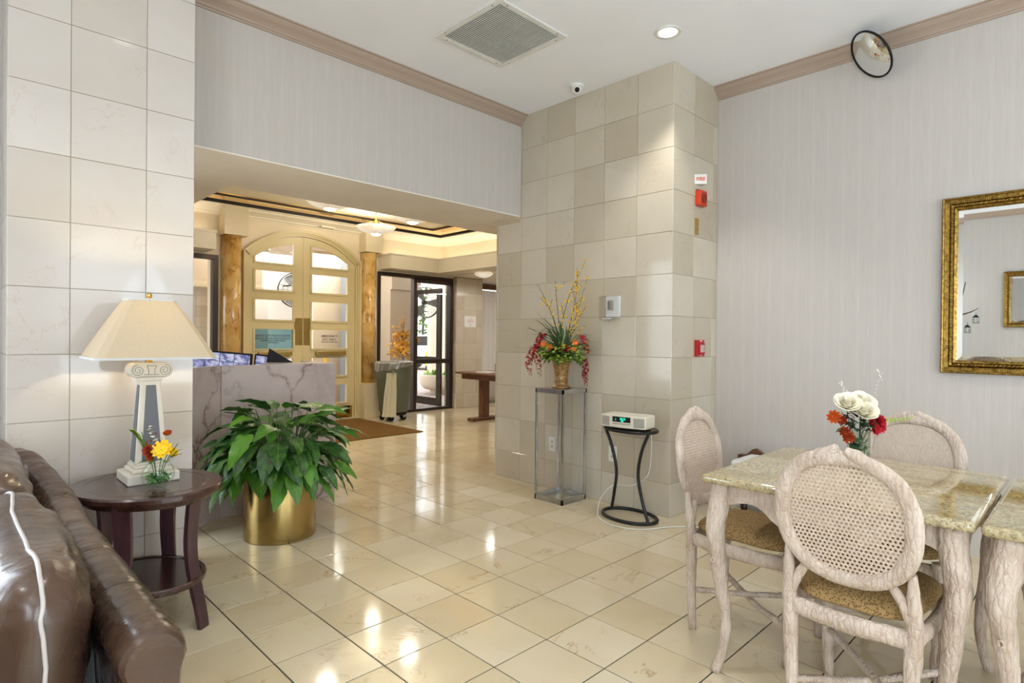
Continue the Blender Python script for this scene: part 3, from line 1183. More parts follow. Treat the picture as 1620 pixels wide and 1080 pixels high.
def arch_band(mb, o0, o1, x0, x1, ya, yb, base=2.44):
    """moulding following the opening: inner offset o0, outer offset o1"""
    def line(off):
        pts = [(ARC0 + off, 0.0), (ARC0 + off, 1.4), (ARC0 + off, base)]
        for k in range(0, 25):
            y = ARC0 + (ARC1 - ARC0) * k / 24
            t_ = (y - 3.875) / 0.89
            yy = 3.875 + (0.89 - off) * t_
            pts.append((yy, arch_z(y) - off * (0.75 + 0.25 * (1 - t_ * t_))))
        pts += [(ARC1 - off, base), (ARC1 - off, 1.4), (ARC1 - off, 0.0)]
        return pts
    A, B = line(o0), line(o1)
    n = len(A)
    vs = []
    for x in (x0, x1):
        vs += [(x - XW - 0.05, y - 3.87, z) for y, z in A] + [(x - XW - 0.05, y - 3.87, z) for y, z in B]
    fs = []
    for k in range(n - 1):
        fs += [(k, k + 1, n + k + 1, n + k), (2 * n + k, 3 * n + k, 3 * n + k + 1, 2 * n + k + 1), (k, 2 * n + k, 2 * n + k + 1, k + 1), (n + k, n + k + 1, 3 * n + k + 1, 3 * n + k)]
    mb.add(vs, fs)


mb = MB()
arch_band(mb, -0.012, 0.03, XW - 0.06, XW + 0.075, 0, 0)
arch_band(mb, 0.03, 0.05, XW - 0.06, XW + 0.055, 0, 0)
arch_band(mb, 0.05, 0.075, XW - 0.06, XW + 0.035, 0, 0)
mb.build('door_frame', 'door_paint', dr)
SPL = 3.845
ROWS = [(2.31, None), (1.925, 2.205), (1.505, 1.795), (1.09, 1.38), (0.675, 0.96), (0.255, 0.545)]


def leaf_door(y0, y1, py0, py1, side):
    X0, X1 = -0.09, -0.045
    lf = MB()
    def loc(y):
        return y - 3.87
    # stiles
    N = 10
    def top(y):
        return arch_z(y) - 0.085
    def slab(ya, yb, z0, fz1):
        for k in range(N):
            a, b = ya + (yb - ya) * k / N, ya + (yb - ya) * (k + 1) / N
            za, zb = fz1(a), fz1(b)
            vs = []
            for x in (X0, X1):
                vs += [(x, loc(a), z0 if not callable(z0) else z0(a)), (x, loc(b), z0 if not callable(z0) else z0(b)), (x, loc(b), zb), (x, loc(a), za)]
            lf.add(vs, [(0, 3, 2, 1), (4, 5, 6, 7), (0, 1, 5, 4), (3, 7, 6, 2)] + ([(0, 4, 7, 3)] if k == 0 else []) + ([(1, 2, 6, 5)] if k == N - 1 else []))
    slab(y0, py0, 0.01, top)
    slab(py1, y1, 0.01, top)
    ptop = lambda y: arch_z(y) - 0.085 - 0.10
    slab(py0, py1, ptop, top)
    zs = [0.01] + [v for r in reversed(ROWS) for v in r if v is not None]
    # rails between the openings
    rails = [(0.01, 0.255)]
    rr = list(reversed(ROWS))
    for k in range(len(rr) - 1):
        rails.append((rr[k][1], rr[k + 1][0]))
    for (a, b) in rails:
        lf.box(X0, loc(py0), a, X1, loc(py1), b)
    leaf = lf.build('door_leaf', 'door_paint', dr)
    for r in ROWS:
        z0, z1 = r
        # raised frame round the pane, then the pane
        fr = MB()
        pn = MB()
        b_ = 0.022
        zt = (lambda y: ptop(y)) if z1 is None else (lambda y, z1=z1: z1)
        for k in range(N):
            a, b = py0 + (py1 - py0) * k / N, py0 + (py1 - py0) * (k + 1) / N
            pn.add([(-0.07, loc(a), z0), (-0.07, loc(b), z0), (-0.07, loc(b), zt(b)), (-0.07, loc(a), zt(a)), (-0.064, loc(a), z0), (-0.064, loc(b), z0), (-0.064, loc(b), zt(b)), (-0.064, loc(a), zt(a))],
                   [(0, 3, 2, 1), (4, 5, 6, 7)])
            vs = []
            for x in (-0.06, -0.032):
                vs += [(x, loc(a), zt(a) - 0.006), (x, loc(b), zt(b) - 0.006), (x, loc(b), zt(b) + b_), (x, loc(a), zt(a) + b_)]
            fr.add(vs, [(0, 3, 2, 1), (4, 5, 6, 7), (0, 1, 5, 4), (3, 7, 6, 2)])
        fr.box(-0.06, loc(py0) - b_, z0 - b_, -0.032, loc(py1) + b_, z0 + 0.006)
        fr.box(-0.06, loc(py0) - b_, z0, -0.032, loc(py0) + 0.006, zt(py0))
        fr.box(-0.06, loc(py1) - 0.006, z0, -0.032, loc(py1) + b_, zt(py1))
        fr.build('pane_bead', 'door_paint', leaf)
        blue = side == 0 and z0 == 1.09
        p = pn.build('pane', 'glass_blue' if blue else 'glass', leaf)
        if blue:
            tag(p, 'blue tinted pane with a notice')
    ym = (py0 + py1) / 2
    hb = MB()
    hb.box(-0.045, loc(ym) - 0.235, 1.0, 0.02, loc(ym) - 0.205, 1.05)
    hb.box(-0.045, loc(ym) + 0.205, 1.0, 0.02, loc(ym) + 0.235, 1.05)
    hb.box(0.005, loc(ym) - 0.235, 0.995, 0.035, loc(ym) + 0.235, 1.055)
    tag(hb.build('push_bar', 'brass', leaf, bevel=0.004), 'brass push bar')
    k0 = (py1 + 0.012, y1 - 0.006) if side == 0 else (y0 + 0.006, py0 - 0.012)
    tag(MB().box(-0.046, loc(k0[0]), 1.145, -0.041, loc(k0[1]), 1.545).build('lock_plate', 'brass', leaf, bevel=0.001), 'brass lock plate')
    tag(MB().box(-0.046, loc(y0 + 0.03), 0.015, -0.041, loc(y1 - 0.03), 0.20).build('kick_plate', 'brass_shiny', leaf), 'polished brass kick plate')
    return leaf


lf0 = leaf_door(3.06, SPL - 0.002, 3.145, 3.70, 0)
lf1 = leaf_door(SPL + 0.002, 4.69, 3.975, 4.565, 1)


def text(body, size, loc, mat, parent, mirror=False, rot=(R(90), 0, R(90)), name='lettering', depth=0.0008, bold=0.0):
    cu = bpy.data.curves.new(name, 'FONT')
    cu.body = body
    cu.size = size
    cu.align_x = 'CENTER'
    cu.align_y = 'CENTER'
    cu.extrude = depth
    cu.offset = bold
    o = bpy.data.objects.new(name, cu)
    COL.objects.link(o)
    dg = bpy.context.evaluated_depsgraph_get()
    me = bpy.data.meshes.new_from_object(o.evaluated_get(dg))
    bpy.data.objects.remove(o)
    me.materials.clear()
    me.materials.append(MT[mat])
    o = bpy.data.objects.new(name, me)
    COL.objects.link(o)
    o.parent = parent
    o.location = loc
    o.rotation_euler = rot
    if mirror:
        o.scale = (-1, 1, 1)
    return o


MT['ink'] = plain('ink', S(44, 28, 34), 0.6)
yc = (3.145 + 3.70) / 2 - 3.875
for s_, z_, t_ in ((0.047, 1.280, 'PLEASE DO NOT PULL DOOR'), (0.030, 1.240, 'FOR ENTRY PLEASE USE FOB, OR BUZZ'), (0.027, 1.210, 'DOORS ARE LOCKED AGAIN'), (0.027, 1.182, 'THANK YOU')):
    o = stuff(text(t_, s_, (-0.060, yc, z_), 'ink', lf0, True, bold=0.0006))
    lim = {0.047: 0.50, 0.030: 0.50, 0.027: 0.36}[s_] * (0.42 if t_ == 'THANK YOU' else 1)
    xs = [v.co.x for v in o.data.vertices]
    k_ = lim / (max(xs) - min(xs))
    for v in o.data.vertices:
        v.co.x *= k_
yc = 4.274 - 3.87
for s_, z_, t_, lim in ((0.050, 1.281, 'EMERGENCY', 0.265), (0.050, 1.230, 'EXIT ONLY', 0.225), (0.020, 1.192, 'PLEASE USE OTHER DOOR', 0.265)):
    o = stuff(text(t_, s_, (-0.060, yc, z_), 'ink', lf1, False, bold=0.0006))
    xs = [v.co.x for v in o.data.vertices]
    k_ = lim / (max(xs) - min(xs))
    for v in o.data.vertices:
        v.co.x *= k_

# small smoke sensor plate over the doors
tag(MB().box(XW + 0.115, 4.06, 2.90, XW + 0.145, 4.28, 2.925).build('motion_sensor', 'lobby_trim', bevel=0.004), 'small cream sensor box mounted on the crown over the doors', 'sensor')


# dark framed glazing


def glazing(name, members, panes, label):
    root = struct(MB().box(*members[0]), name, 'bronze', label, 'window', bevel=0.003)
    for m_ in members[1:]:
        MB().box(*m_).build('mullion', 'bronze', root, bevel=0.003)
    for p_ in panes:
        MB().box(*p_).build('pane', 'glass', root)
    return root


gx0, gx1 = XW - 0.07, XW + 0.03
glazing('window_4', [(gx0, 5.10, 2.285, gx1, 6.655, 2.345), (gx0, 5.10, 0, gx1, 6.655, 0.045), (gx0, 5.80, 0.045, gx1, 5.865, 2.285), (gx0, 5.10, 0.045, gx1, 5.15, 2.285),
                     (gx0, 6.585, 0.045, gx1, 6.655, 2.285), (gx0 + 0.02, 5.865, 0.82, gx1 - 0.01, 6.585, 0.90), (gx0 + 0.02, 5.865, 2.22, gx1 - 0.02, 6.585, 2.285)],
        [(XW - 0.03, 5.15, 0.045, XW - 0.024, 5.80, 2.285), (XW - 0.03, 5.865, 0.045, XW - 0.024, 6.585, 0.82), (XW - 0.03, 5.865, 0.90, XW - 0.024, 6.585, 2.22)],
        'bronze framed glass entrance right of the arched doors')
glazing('window_5', [(gx0, 1.20, 2.285, gx1, 2.665, 2.345), (gx0, 1.20, 0, gx1, 2.665, 0.05), (gx0, 2.595, 0.05, gx1, 2.665, 2.285), (gx0, 1.20, 0.05, gx1, 1.26, 2.285)],
        [(XW - 0.03, 1.26, 0.05, XW - 0.024, 2.595, 2.285)], 'bronze framed glass panel left of the arched doors')
# open leaf standing outside the entrance
ol = struct(MB().box(-9.28, 6.50, 0.03, -9.20, 6.545, 2.17), 'door_2', 'bronze', 'bronze framed glass door leaf standing open outside', 'door')
for m_ in ((-8.56, 6.50, 0.03, -8.44, 6.545, 2.17), (-9.20, 6.50, 0.03, -8.56, 6.545, 0.17), (-9.20, 6.50, 2.09, -8.56, 6.545, 2.17), (-9.20, 6.50, 0.86, -8.56, 6.545, 0.92)):
    MB().box(*m_).build('rail', 'bronze', ol)
MB().box(-9.20, 6.52, 0.17, -8.56, 6.526, 2.09).build('pane', 'glass', ol)

# curtained window at the end of the passage
cw = struct(MB().box(-9.0, 7.3, 0, -8.9, 9.7, 0.45), 'wall_passage', 'soffit', 'low wall under the curtained passage window', 'wall')
struct(MB().box(-9.0, 7.27, 0, -8.9, 7.5, 2.46), 'wall_passage_left', 'soffit', 'wall beside the curtained passage window', 'wall')
struct(MB().box(-9.0, 7.27, 0, -8.5, 7.36, 2.46), 'wall_passage_side', 'soffit', 'wall closing the passage toward the street', 'wall')
mb = MB()
mb.grid(lambda u, v: (-8.80 + 0.03 * sin(u * 90), 7.55 + 1.95 * u, 0.06 + 2.18 * v), 120, 4)
tag(mb.build('sheer_curtain', 'curtain'), 'long pale curtain hanging in the passage beyond the pedestal table', 'curtain')
vb = MB().box(-8.86, 7.5, 2.255, -8.70, 9.55, 2.36)
tag(vb.build('curtain_pelmet', 'walnut', bevel=0.01), 'wooden pelmet over the curtain in the passage', 'pelmet')

light('passage_daylight', 'AREA', (-8.87, 8.5, 1.4), (0, R(-90), 0), 7, DAY, 1.8, 1.9)
light('passage_lamp', 'AREA', (-7.3, 6.9, 2.28), (0, 0, 0), 10, NEUT, 0.3, 0.3)
light('passage_lamp', 'AREA', (-6.0, 8.4, 2.28), (0, 0, 0), 14, NEUT, 0.5, 0.5)
root = thing('ceiling_dish_lamp', 'shallow white dish lamp on the low passage ceiling', 'ceiling light', (-7.3, 6.52, 2.36))
MB().lathe([(0.0, -0.075), (0.06, -0.068), (0.12, -0.045), (0.15, -0.02), (0.155, 0.0)], 28).build('dish', 'alabaster', root)

# ------------------------------------------------------------------ outside the entrance
struct(MB().box(-30, -6, -0.14, -8.45, 24, -0.05), 'ground_paving', 'brick', 'brick paved forecourt outside the glass entrance', 'ground')
struct(MB().box(-11.2, 0.0, 2.85, -8.5, 9.0, 3.0), 'ceiling_portico', 'stucco', 'plastered underside of the entrance canopy', 'canopy')
struct(MB().box(-10.3, 4.9, -0.06, -10.15, 6.62, 2.86), 'wall_portico', 'stucco', 'speckled stucco wall outside the glass entrance', 'wall')
mb = MB()
mb.box(-10.15, 6.22, -0.06, -9.65, 6.83, 2.20)
mb.box(-10.15, 6.22, 2.20, -9.60, 6.90, 2.86)
struct(mb, 'wall_portico_pier', 'stucco', 'stucco pier standing right of the speckled wall outside', 'pier')
struct(MB().box(-11.85, 8.72, -0.06, -11.7, 9.9, 2.86), 'wall_portico_column', 'stucco', 'square stucco column behind the concrete planter outside', 'column')
struct(MB().box(-11.7, 4.02, -0.06, -11.5, 5.3, 2.86), 'wall_drive', 'white_wall', 'pale wall across the drive seen through the arched doors', 'wall')
struct(MB().box(-10.95, 4.02, -0.06, -10.7, 4.30, 2.86), 'wall_column_speckled', 'concrete', 'speckled concrete column outside, seen in the left door leaf', 'column')
struct(MB().box(-10.95, 5.12, -0.06, -10.7, 5.56, 2.86), 'wall_column_speckled_right', 'concrete', 'speckled concrete column outside, seen in the right door leaf', 'column')
struct(MB().box(-9.9, 5.31, -0.06, -9.7, 5.62, 2.86), 'wall_column_grey', 'concrete_dark', 'blue-grey column outside, seen at the right of the door glass', 'column')
ot = struct(MB().box(-9.8, 1.6, -0.06, -9.6, 3.6, 2.05), 'wall_outside_tile', 'grout', 'white tiled wall outside the left glass panel', 'wall')
tiles(ot, (-9.6, 0, 0), (0, 1, 0), 2.45, 3.5, 0.75, 2.04, 2.45, 0.75, 'tile_pillar', step=0.162, zstep=0.162)
struct(MB().box(-9.9, 1.5, 2.05, -9.45, 3.7, 2.45), 'trim_16', 'stucco', 'dusky band over the white tiled wall outside', 'band')
struct(MB().box(-9.88, 1.5, 2.0, -9.4, 3.7, 2.05), 'trim_17', 'lobby_trim', 'cream ledge over the white tiled wall outside', 'ledge')
light('portico_fill_light', 'AREA', (-9.9, 4.2, 2.8), (0, 0, 0), 130, (1, 0.97, 0.92), 1.6, 3.0)  # added light with no fixture, brightens the walls under the canopy

# ================================================================== objects
BARK = 'bark'


def crv(pts, n=24):
    """smooth curve through pts (Catmull-Rom)"""
    P = [Vector(p) for p in pts]
    P = [P[0] * 2 - P[1]] + P + [P[-1] * 2 - P[-2]]
    out = []
    seg = len(P) - 3
    for i in range(n + 1):
        t = i / n * seg
        k = min(int(t), seg - 1)
        t -= k
        a, b, c_, d = P[k:k + 4]
        out.append(0.5 * ((2 * b) + (c_ - a) * t + (2 * a - 5 * b + 4 * c_ - d) * t * t + (3 * b - a - 3 * c_ + d) * t ** 3))
    return out


def lerp_r(rs, n):
    out = []
    for i in range(n + 1):
        t = i / n * (len(rs) - 1)
        k = min(int(t), len(rs) - 2)
        f = t - k
        a, b = rs[k], rs[k + 1]
        if isinstance(a, (int, float)):
            out.append(a + (b - a) * f)
        else:
            out.append(tuple(x + (y - x) * f for x, y in zip(a, b)))
    return out


# ------------------------------------------------------------------ dining chair (faces +y)
def make_chair():
    root = thing('dining_chair', 'x', 'chair')
    # oval back, tilted backwards
    cz, cyb, tilt = 0.737, -0.225, R(9)
    ax, az = 0.182, 0.194
    def bk(x, z, y=0.0):
        zz = z - 0.48
        return Vector((x, cyb - zz * sin(tilt) + y * cos(tilt), 0.48 + zz * cos(tilt) + y * sin(tilt)))
    def oval(t, ex=0.0):
        c_, s_ = cos(t), sin(t)
        e = 0.86
        return ((ax + ex) * math.copysign(abs(c_) ** e, c_), cz + (az + ex) * math.copysign(abs(s_) ** e, s_))
    n = 64
    pts, rad = [], []
    for k in range(n):
        t = 2 * pi * k / n
        x, z = oval(t)
        pts.append(bk(x, z, 0.004 * mnoise.noise(Vector((x * 20, z * 20, 1)))))
        q = 1 + 0.10 * mnoise.noise(Vector((x * 26, z * 26, 5)))
        rad.append((0.016 * q, 0.0245 * q))
    mb = MB()
    mb.tube(pts, rad, 12, closed=True, flat=(0, 1, 0))
    # broken-branch crest
    for sx, dx, hh in ((-1, -0.034, 0.030), (1, 0.030, 0.026)):
        p = [bk(dx * 2.2, cz + az - 0.006), bk(dx * 1.2, cz + az + 0.012), bk(dx * 0.35, cz + az + hh)]
        mb.tube(crv(p, 8), lerp_r([(0.016, 0.020), (0.018, 0.020), (0.015, 0.014)], 8), 8, flat=(0, 1, 0), wob=0.25)
    mb.build('back_frame', BARK, root)
    # cane panel: a plate pierced by rows of small holes
    cn = MB()
    pit = 0.0128
    hr = 0.0040
    iu, iw = ax - 0.018, az - 0.018
    row = 0
    z = -iw
    th = 0.0025
    def inside(x, z_):
        return (abs(x) / iu) ** 2.3 + (abs(z_) / iw) ** 2.3 <= 1.0
    nx = int(2 * iu / pit) + 2
    nz = int(2 * iw / pit) + 2
    for i in range(-nx, nx):
        for j in range(-nz, nz):
            x0, z0 = i * pit + (0.5 * pit if j % 2 else 0), j * pit
            if not inside(x0, z0) and not inside(x0 * 0.93, z0 * 0.93):
                continue
            hp = pit / 2
            outer = [(-hp, -hp), (0, -hp), (hp, -hp), (hp, 0), (hp, hp), (0, hp), (-hp, hp), (-hp, 0)]
            inner = [(hr * cos(R(-135 + 45 * k)), hr * sin(R(-135 + 45 * k))) for k in range(8)]
            P = lambda a, b: bk(x0 + a, cz + z0 + b, -0.002)
            cn.add([P(a, b) for a, b in outer] + [P(a, b) for a, b in inner], [(k, (k + 1) % 8, 8 + (k + 1) % 8, 8 + k) for k in range(8)])
    cp = cn.build('cane_panel', 'cane', root)
    stuff(cp)
    so = cp.modifiers.new('thick', 'SOLIDIFY')
    so.thickness = 0.0022
    # legs
    fx, fy = 0.185, 0.205
    for s in (-1, 1):
        p = crv([(s * 0.158, -0.212, 0.0), (s * 0.165, -0.216, 0.18), (s * 0.172, -0.212, 0.36), (s * 0.176, -0.216, 0.47), (s * 0.172, -0.236, 0.605)], 22)
        m_ = MB().tube(p, lerp_r([0.016, 0.020, 0.0245, 0.022, 0.012], 22), 10, wob=0.22)
        # the branch stub that forks inward under the oval
        q = crv([(s * 0.172, -0.214, 0.44), (s * 0.146, -0.222, 0.51), (s * 0.118, -0.228, 0.556)], 8)
        m_.tube(q, lerp_r([0.016, 0.015, 0.014], 8), 8, wob=0.2)
        m_.build('leg', BARK, root)
        p = crv([(s * (fx - 0.008), fy - 0.004, 0.0), (s * fx, fy, 0.2), (s * (fx + 0.004), fy + 0.004, 0.40), (s * (fx + 0.004), fy + 0.004, 0.445)], 16)
        MB().tube(p, lerp_r([0.018, 0.0215, 0.026, 0.028], 16), 10, wob=0.22).build('leg', BARK, root)
    # seat rails
    mb = MB()
    mb.tube(crv([(-0.178, -0.212, 0.405), (0, -0.226, 0.400), (0.178, -0.212, 0.405)], 10), (0.030, 0.018), 10, wob=0.15, flat=(0, 0, 1))
    mb.tube(crv([(-0.19, 0.205, 0.405), (0, 0.222, 0.402), (0.19, 0.205, 0.405)], 10), (0.030, 0.018), 10, wob=0.15, flat=(0, 0, 1))
    for s in (-1, 1):
        mb.tube(crv([(s * 0.176, -0.212, 0.405), (s * 0.193, 0.0, 0.400), (s * 0.188, 0.205, 0.405)], 10), (0.030, 0.018), 10, wob=0.15, flat=(0, 0, 1))
    mb.build('seat_rail', BARK, root)
    # crossed stretchers
    for s in (-1, 1):
        MB().tube(crv([(s * 0.160, -0.21, 0.165 + 0.01 * s), (0, 0.0, 0.150 + 0.02 * s), (-s * 0.18, 0.20, 0.165 + 0.01 * s)], 12), 0.0125, 8, wob=0.3).build('stretcher', BARK, root)
    # padded seat
    def cush(u, v):
        t = 2 * pi * u
        c_, s_ = cos(t), sin(t)
        e = 0.5
        sxp = math.copysign(abs(c_) ** e, c_)
        syp = math.copysign(abs(s_) ** e, s_)
        ph = -pi / 2 + pi * v
        rr = cos(ph) ** 0.45 if cos(ph) > 1e-6 else 0
        wd = 0.187 + 0.012 * syp
        return (wd * sxp * rr, 0.222 * syp * rr, 0.452 + (0.046 if ph > 0 else 0.022) * sin(ph))
    MB().grid(cush, 48, 16, cu=True).build('seat', 'seat', root)
    return root


ch0 = make_chair()
chairs = [
    ((-1.055, 2.55, 0), R(-90), 'whitewashed cane-back dining chair at the end of the first table, nearest the tiled column'),
    ((-0.552, 2.250, 0), R(0), 'whitewashed cane-back dining chair with its back to the room, tucked under the near edge'),
    ((-0.610, 2.905, 0), R(180), 'whitewashed cane-back dining chair behind the white rose bouquet, facing into the room'),
    ((0.165, 2.885, 0), R(180), 'whitewashed cane-back dining chair at the far side of the second table, seat just in view'),
]
for k, (loc, rz, lab) in enumerate(chairs):
    o = ch0 if k == 0 else copy_tree(ch0)
    o.location = loc
    o.rotation_euler = (0, 0, rz)
    o['label'] = lab
    o['group'] = 'dining chairs around the granite tables'


# ------------------------------------------------------------------ granite tables on carved branch legs
def make_table():
    root = thing('dining_table', 'x', 'table')
    W2, D2 = 0.42, 0.437
    top = MB()
    # slab with a rounded (bullnose) edge
    prof = [(-0.018, 0.0), (-0.004, 0.003), (0.0, 0.012), (0.0, 0.020), (-0.004, 0.028), (-0.016, 0.032)]
    def rr(off, z):
        pts = []
        cr = 0.02
        for (sx, sy, a0) in ((1, 1, 0), (-1, 1, 90), (-1, -1, 180), (1, -1, 270)):
            for k in range(5):
                a = R(a0 + 22.5 * k)
                pts.append((sx * (W2 - cr) + (cr + off) * cos(a), sy * (D2 - cr) + (cr + off) * sin(a), z))
        return pts
    vs, fs = [], []
    for off, z in prof:
        vs += rr(off, 0.732 + z)
    m = 20
    for i in range(len(prof) - 1):
        for k in range(m):
            fs.append((i * m + k, i * m + (k + 1) % m, (i + 1) * m + (k + 1) % m, (i + 1) * m + k))
    top.add(vs, fs, True)
    top.add(vs[-m:], [tuple(range(m))])
    top.add(vs[:m], [tuple(reversed(range(m)))])
    top.build('tabletop', 'granite', root)
    # aprons: arched carved boards
    for (ax_, s) in (('x', -1), ('x', 1), ('y', -1), ('y', 1)):
        mb = MB()
        L = (W2 if ax_ == 'x' else D2) - 0.085
        N = 28
        def low(t):
            a = abs(t)
            arch = 0.676 - 0.030 * (a ** 7)
            boss = -0.058 * math.exp(-((a - 0.42) / 0.16) ** 2) - 0.03 * math.exp(-(t / 0.3) ** 2)
            return arch + boss
        for k in range(N):
            t0, t1 = -1 + 2 * k / N, -1 + 2 * (k + 1) / N
            o_ = (D2 if ax_ == 'x' else W2) - 0.075
            q0, q1 = s * o_, s * (o_ + 0.026)
            vs = []
            for q in (q0, q1):
                for (t, z) in ((t0, low(t0)), (t1, low(t1)), (t1, 0.728), (t0, 0.728)):
                    vs.append((t * L, q, z) if ax_ == 'x' else (q, t * L, z))
            mb.add(vs, [(0, 3, 2, 1), (4, 5, 6, 7), (0, 1, 5, 4)])
        mb.build('apron', BARK, root)
    for sx in (-1, 1):
        for sy in (-1, 1):
            x, y = sx * (W2 - 0.062), sy * (D2 - 0.062)
            dx, dy = sx * 0.7, sy * 0.7
            p = [(x, y, 0.728), (x + dx * 0.012, y + dy * 0.012, 0.64), (x + dx * 0.026, y + dy * 0.026, 0.54), (x + dx * 0.004, y + dy * 0.004, 0.36),
                 (x - dx * 0.018, y - dy * 0.018, 0.19), (x - dx * 0.008, y - dy * 0.008, 0.08), (x + dx * 0.022, y + dy * 0.022, 0.0)]
            m_ = MB().tube(crv(p, 34), lerp_r([0.040, 0.039, 0.035, 0.027, 0.020, 0.0165, 0.019], 34), 12, wob=0.16)
            # a knot on the knee
            kn = Vector((x + dx * 0.02, y + dy * 0.02, 0.44 if sx * sy > 0 else 0.60))
            m_.tube([kn + Vector((0.006 * cos(a) + sx * 0.0, sy * 0.034, 0.010 * sin(a))) * 1.0 for a in [2 * pi * k / 10 for k in range(10)]], 0.004, 6, closed=True)
            m_.build('leg', BARK, root)
    return root


t1 = make_table()
t1.location = (-0.668, 2.538, 0)
t1['label'] = 'granite topped dining table holding the glass vase of white roses'
t2 = copy_tree(t1)
t2.location = (0.182, 2.538, 0)
t2['label'] = 'second granite topped dining table, cut off by the edge of the view'
for t_ in (t1, t2):
    t_['group'] = 'granite dining tables pushed together'

# ------------------------------------------------------------------ flowers, reusable pieces


def petal_flower(r, n, layers, cup, mat, parent, name, M, cen=None, tip=0.5, wk=1.25):
    mb = MB()
    for L in range(layers):
        rr = r * (1 - 0.28 * L)
        for k in range(n):
            a = 2 * pi * (k + 0.5 * (L % 2)) / n + random.uniform(-0.1, 0.1)
            w_ = rr * sin(pi / n) * wk
            lift = cup * (1 + L * 0.9)
            d = Vector((cos(a), sin(a), 0))
            s_ = Vector((-sin(a), cos(a), 0))
            P0 = Vector((0, 0, 0.002 * L))
            P1 = d * rr * 0.55 + Vector((0, 0, lift * rr * 0.45))
            P2 = d * rr * (1 - 0.25 * min(lift, 1.5)) + Vector((0, 0, lift * rr))
            vs = [P0, P1 - s_ * w_, P1 + Vector((0, 0, -0.08 * rr)), P1 + s_ * w_, P2 - s_ * w_ * tip, P2 + d * rr * 0.05, P2 + s_ * w_ * tip]
            mb.add([M @ p for p in vs], [(0, 1, 2), (0, 2, 3), (1, 4, 5, 2), (2, 5, 6, 3)], False)
    if cen:
        mb.ball(M @ Vector((0, 0, r * 0.08)), r * 0.16, 8, 6)
    o = mb.build(name, mat, parent, recalc=False)
    return o


def look(loc, d, roll=0.0, s=1.0):
    """matrix whose z axis points along d"""
    q = Vector(d).to_track_quat('Z', 'Y').to_matrix().to_4x4()
    return Matrix.Translation(loc) @ q @ Matrix.Rotation(roll, 4, 'Z') @ Matrix.Scale(s, 4)


def leaf_verts(L, wd, droop=0.3, fold=0.25, n=7):
    vs, fs = [], []
    for i in range(n + 1):
        t = i / n
        wv = wd * (sin(pi * min(1, t * 0.97 + 0.03) ** 0.75) ** 0.9) if 0 < i < n else 0.0
        ang = droop * t
        y = L * (sin(ang) / droop if abs(droop) > 1e-3 else t)
        z = -L * ((1 - cos(ang)) / droop if abs(droop) > 1e-3 else 0)
        vs += [(-wv, y, z + wv * fold + 0.03 * L * sin(t * 9) * (wv / max(wd, 1e-6)) * 0.4), (0, y, z), (wv, y, z + wv * fold - 0.03 * L * sin(t * 9 + 1) * (wv / max(wd, 1e-6)) * 0.4)]
    for i in range(n):
        a = i * 3
        fs += [(a, a + 1, a + 4, a + 3), (a + 1, a + 2, a + 5, a + 4)]
    return vs, fs


def add_leaf(mb, M, L, wd, droop=0.3, fold=0.25, n=5):
    vs, fs = leaf_verts(L, wd, droop, fold, n)
    mb.add([M @ Vector(p) for p in vs], fs, True)


def dirM(loc, az, el, roll=0.0):
    """local y axis points along azimuth/elevation"""
    return Matrix.Translation(loc) @ Matrix.Rotation(az - pi / 2, 4, 'Z') @ Matrix.Rotation(el, 4, 'X') @ Matrix.Rotation(roll, 4, 'Y')


# ------------------------------------------------------------------ rose bouquet on the first table
vr = thing('flower_vase', 'clear glass cylinder vase of white roses and red blossoms on the granite table', 'vase', (-0.700, 2.70, 0.764))
MB().lathe([(0.0, 0.004), (0.038, 0.004), (0.040, 0.0), (0.042, 0.004), (0.042, 0.155), (0.0395, 0.155), (0.0395, 0.010), (0.0, 0.009)], 32).build('glass_body', 'glass_clear', vr)
mb = MB()
for k in range(170):
    a, h = random.uniform(0, 2 * pi), random.uniform(0.012, 0.11)
    r_ = random.uniform(0, 0.028)
    add_leaf(mb, dirM((r_ * cos(a), r_ * sin(a), h), a + random.uniform(-1, 1), random.uniform(-0.2, 1.3)), 0.03, 0.005, 0.5, 0.1, 3)
stuff(mb.build('moss', 'leaf_small', vr, recalc=False))
mb = MB()
VR = Vector((0.702, 0.712, 0))     # rightwards as the room is entered
VF = Vector((-0.712, 0.702, 0))
def vp(a, b, z):
    return VR * a + VF * b + Vector((0, 0, z))
roses = [((-0.052, 0.00, 0.262), 0.040), ((0.000, -0.015, 0.232), 0.043), ((0.022, 0.03, 0.262), 0.042)]
for (a, b, z), r_ in roses:
    mb.tube(crv([vp(a * 0.2, b * 0.2, 0.02), vp(a * 0.6, b * 0.6, 0.13), vp(a, b, z - 0.02)], 8), 0.0018, 6)
for (a, b, z) in ((-0.125, 0, 0.225), (-0.085, -0.02, 0.23), (-0.075, 0.0, 0.175), (0.07, 0, 0.19), (0.09, 0.03, 0.24), (0.03, 0.0, 0.20), (-0.05, 0.02, 0.2)):
    mb.tube(crv([vp(0.0, 0, 0.02), vp(a * 0.35, b, 0.13), vp(a, b, z)], 8), 0.0013, 5)
stuff(mb.build('stems', 'twig', vr))
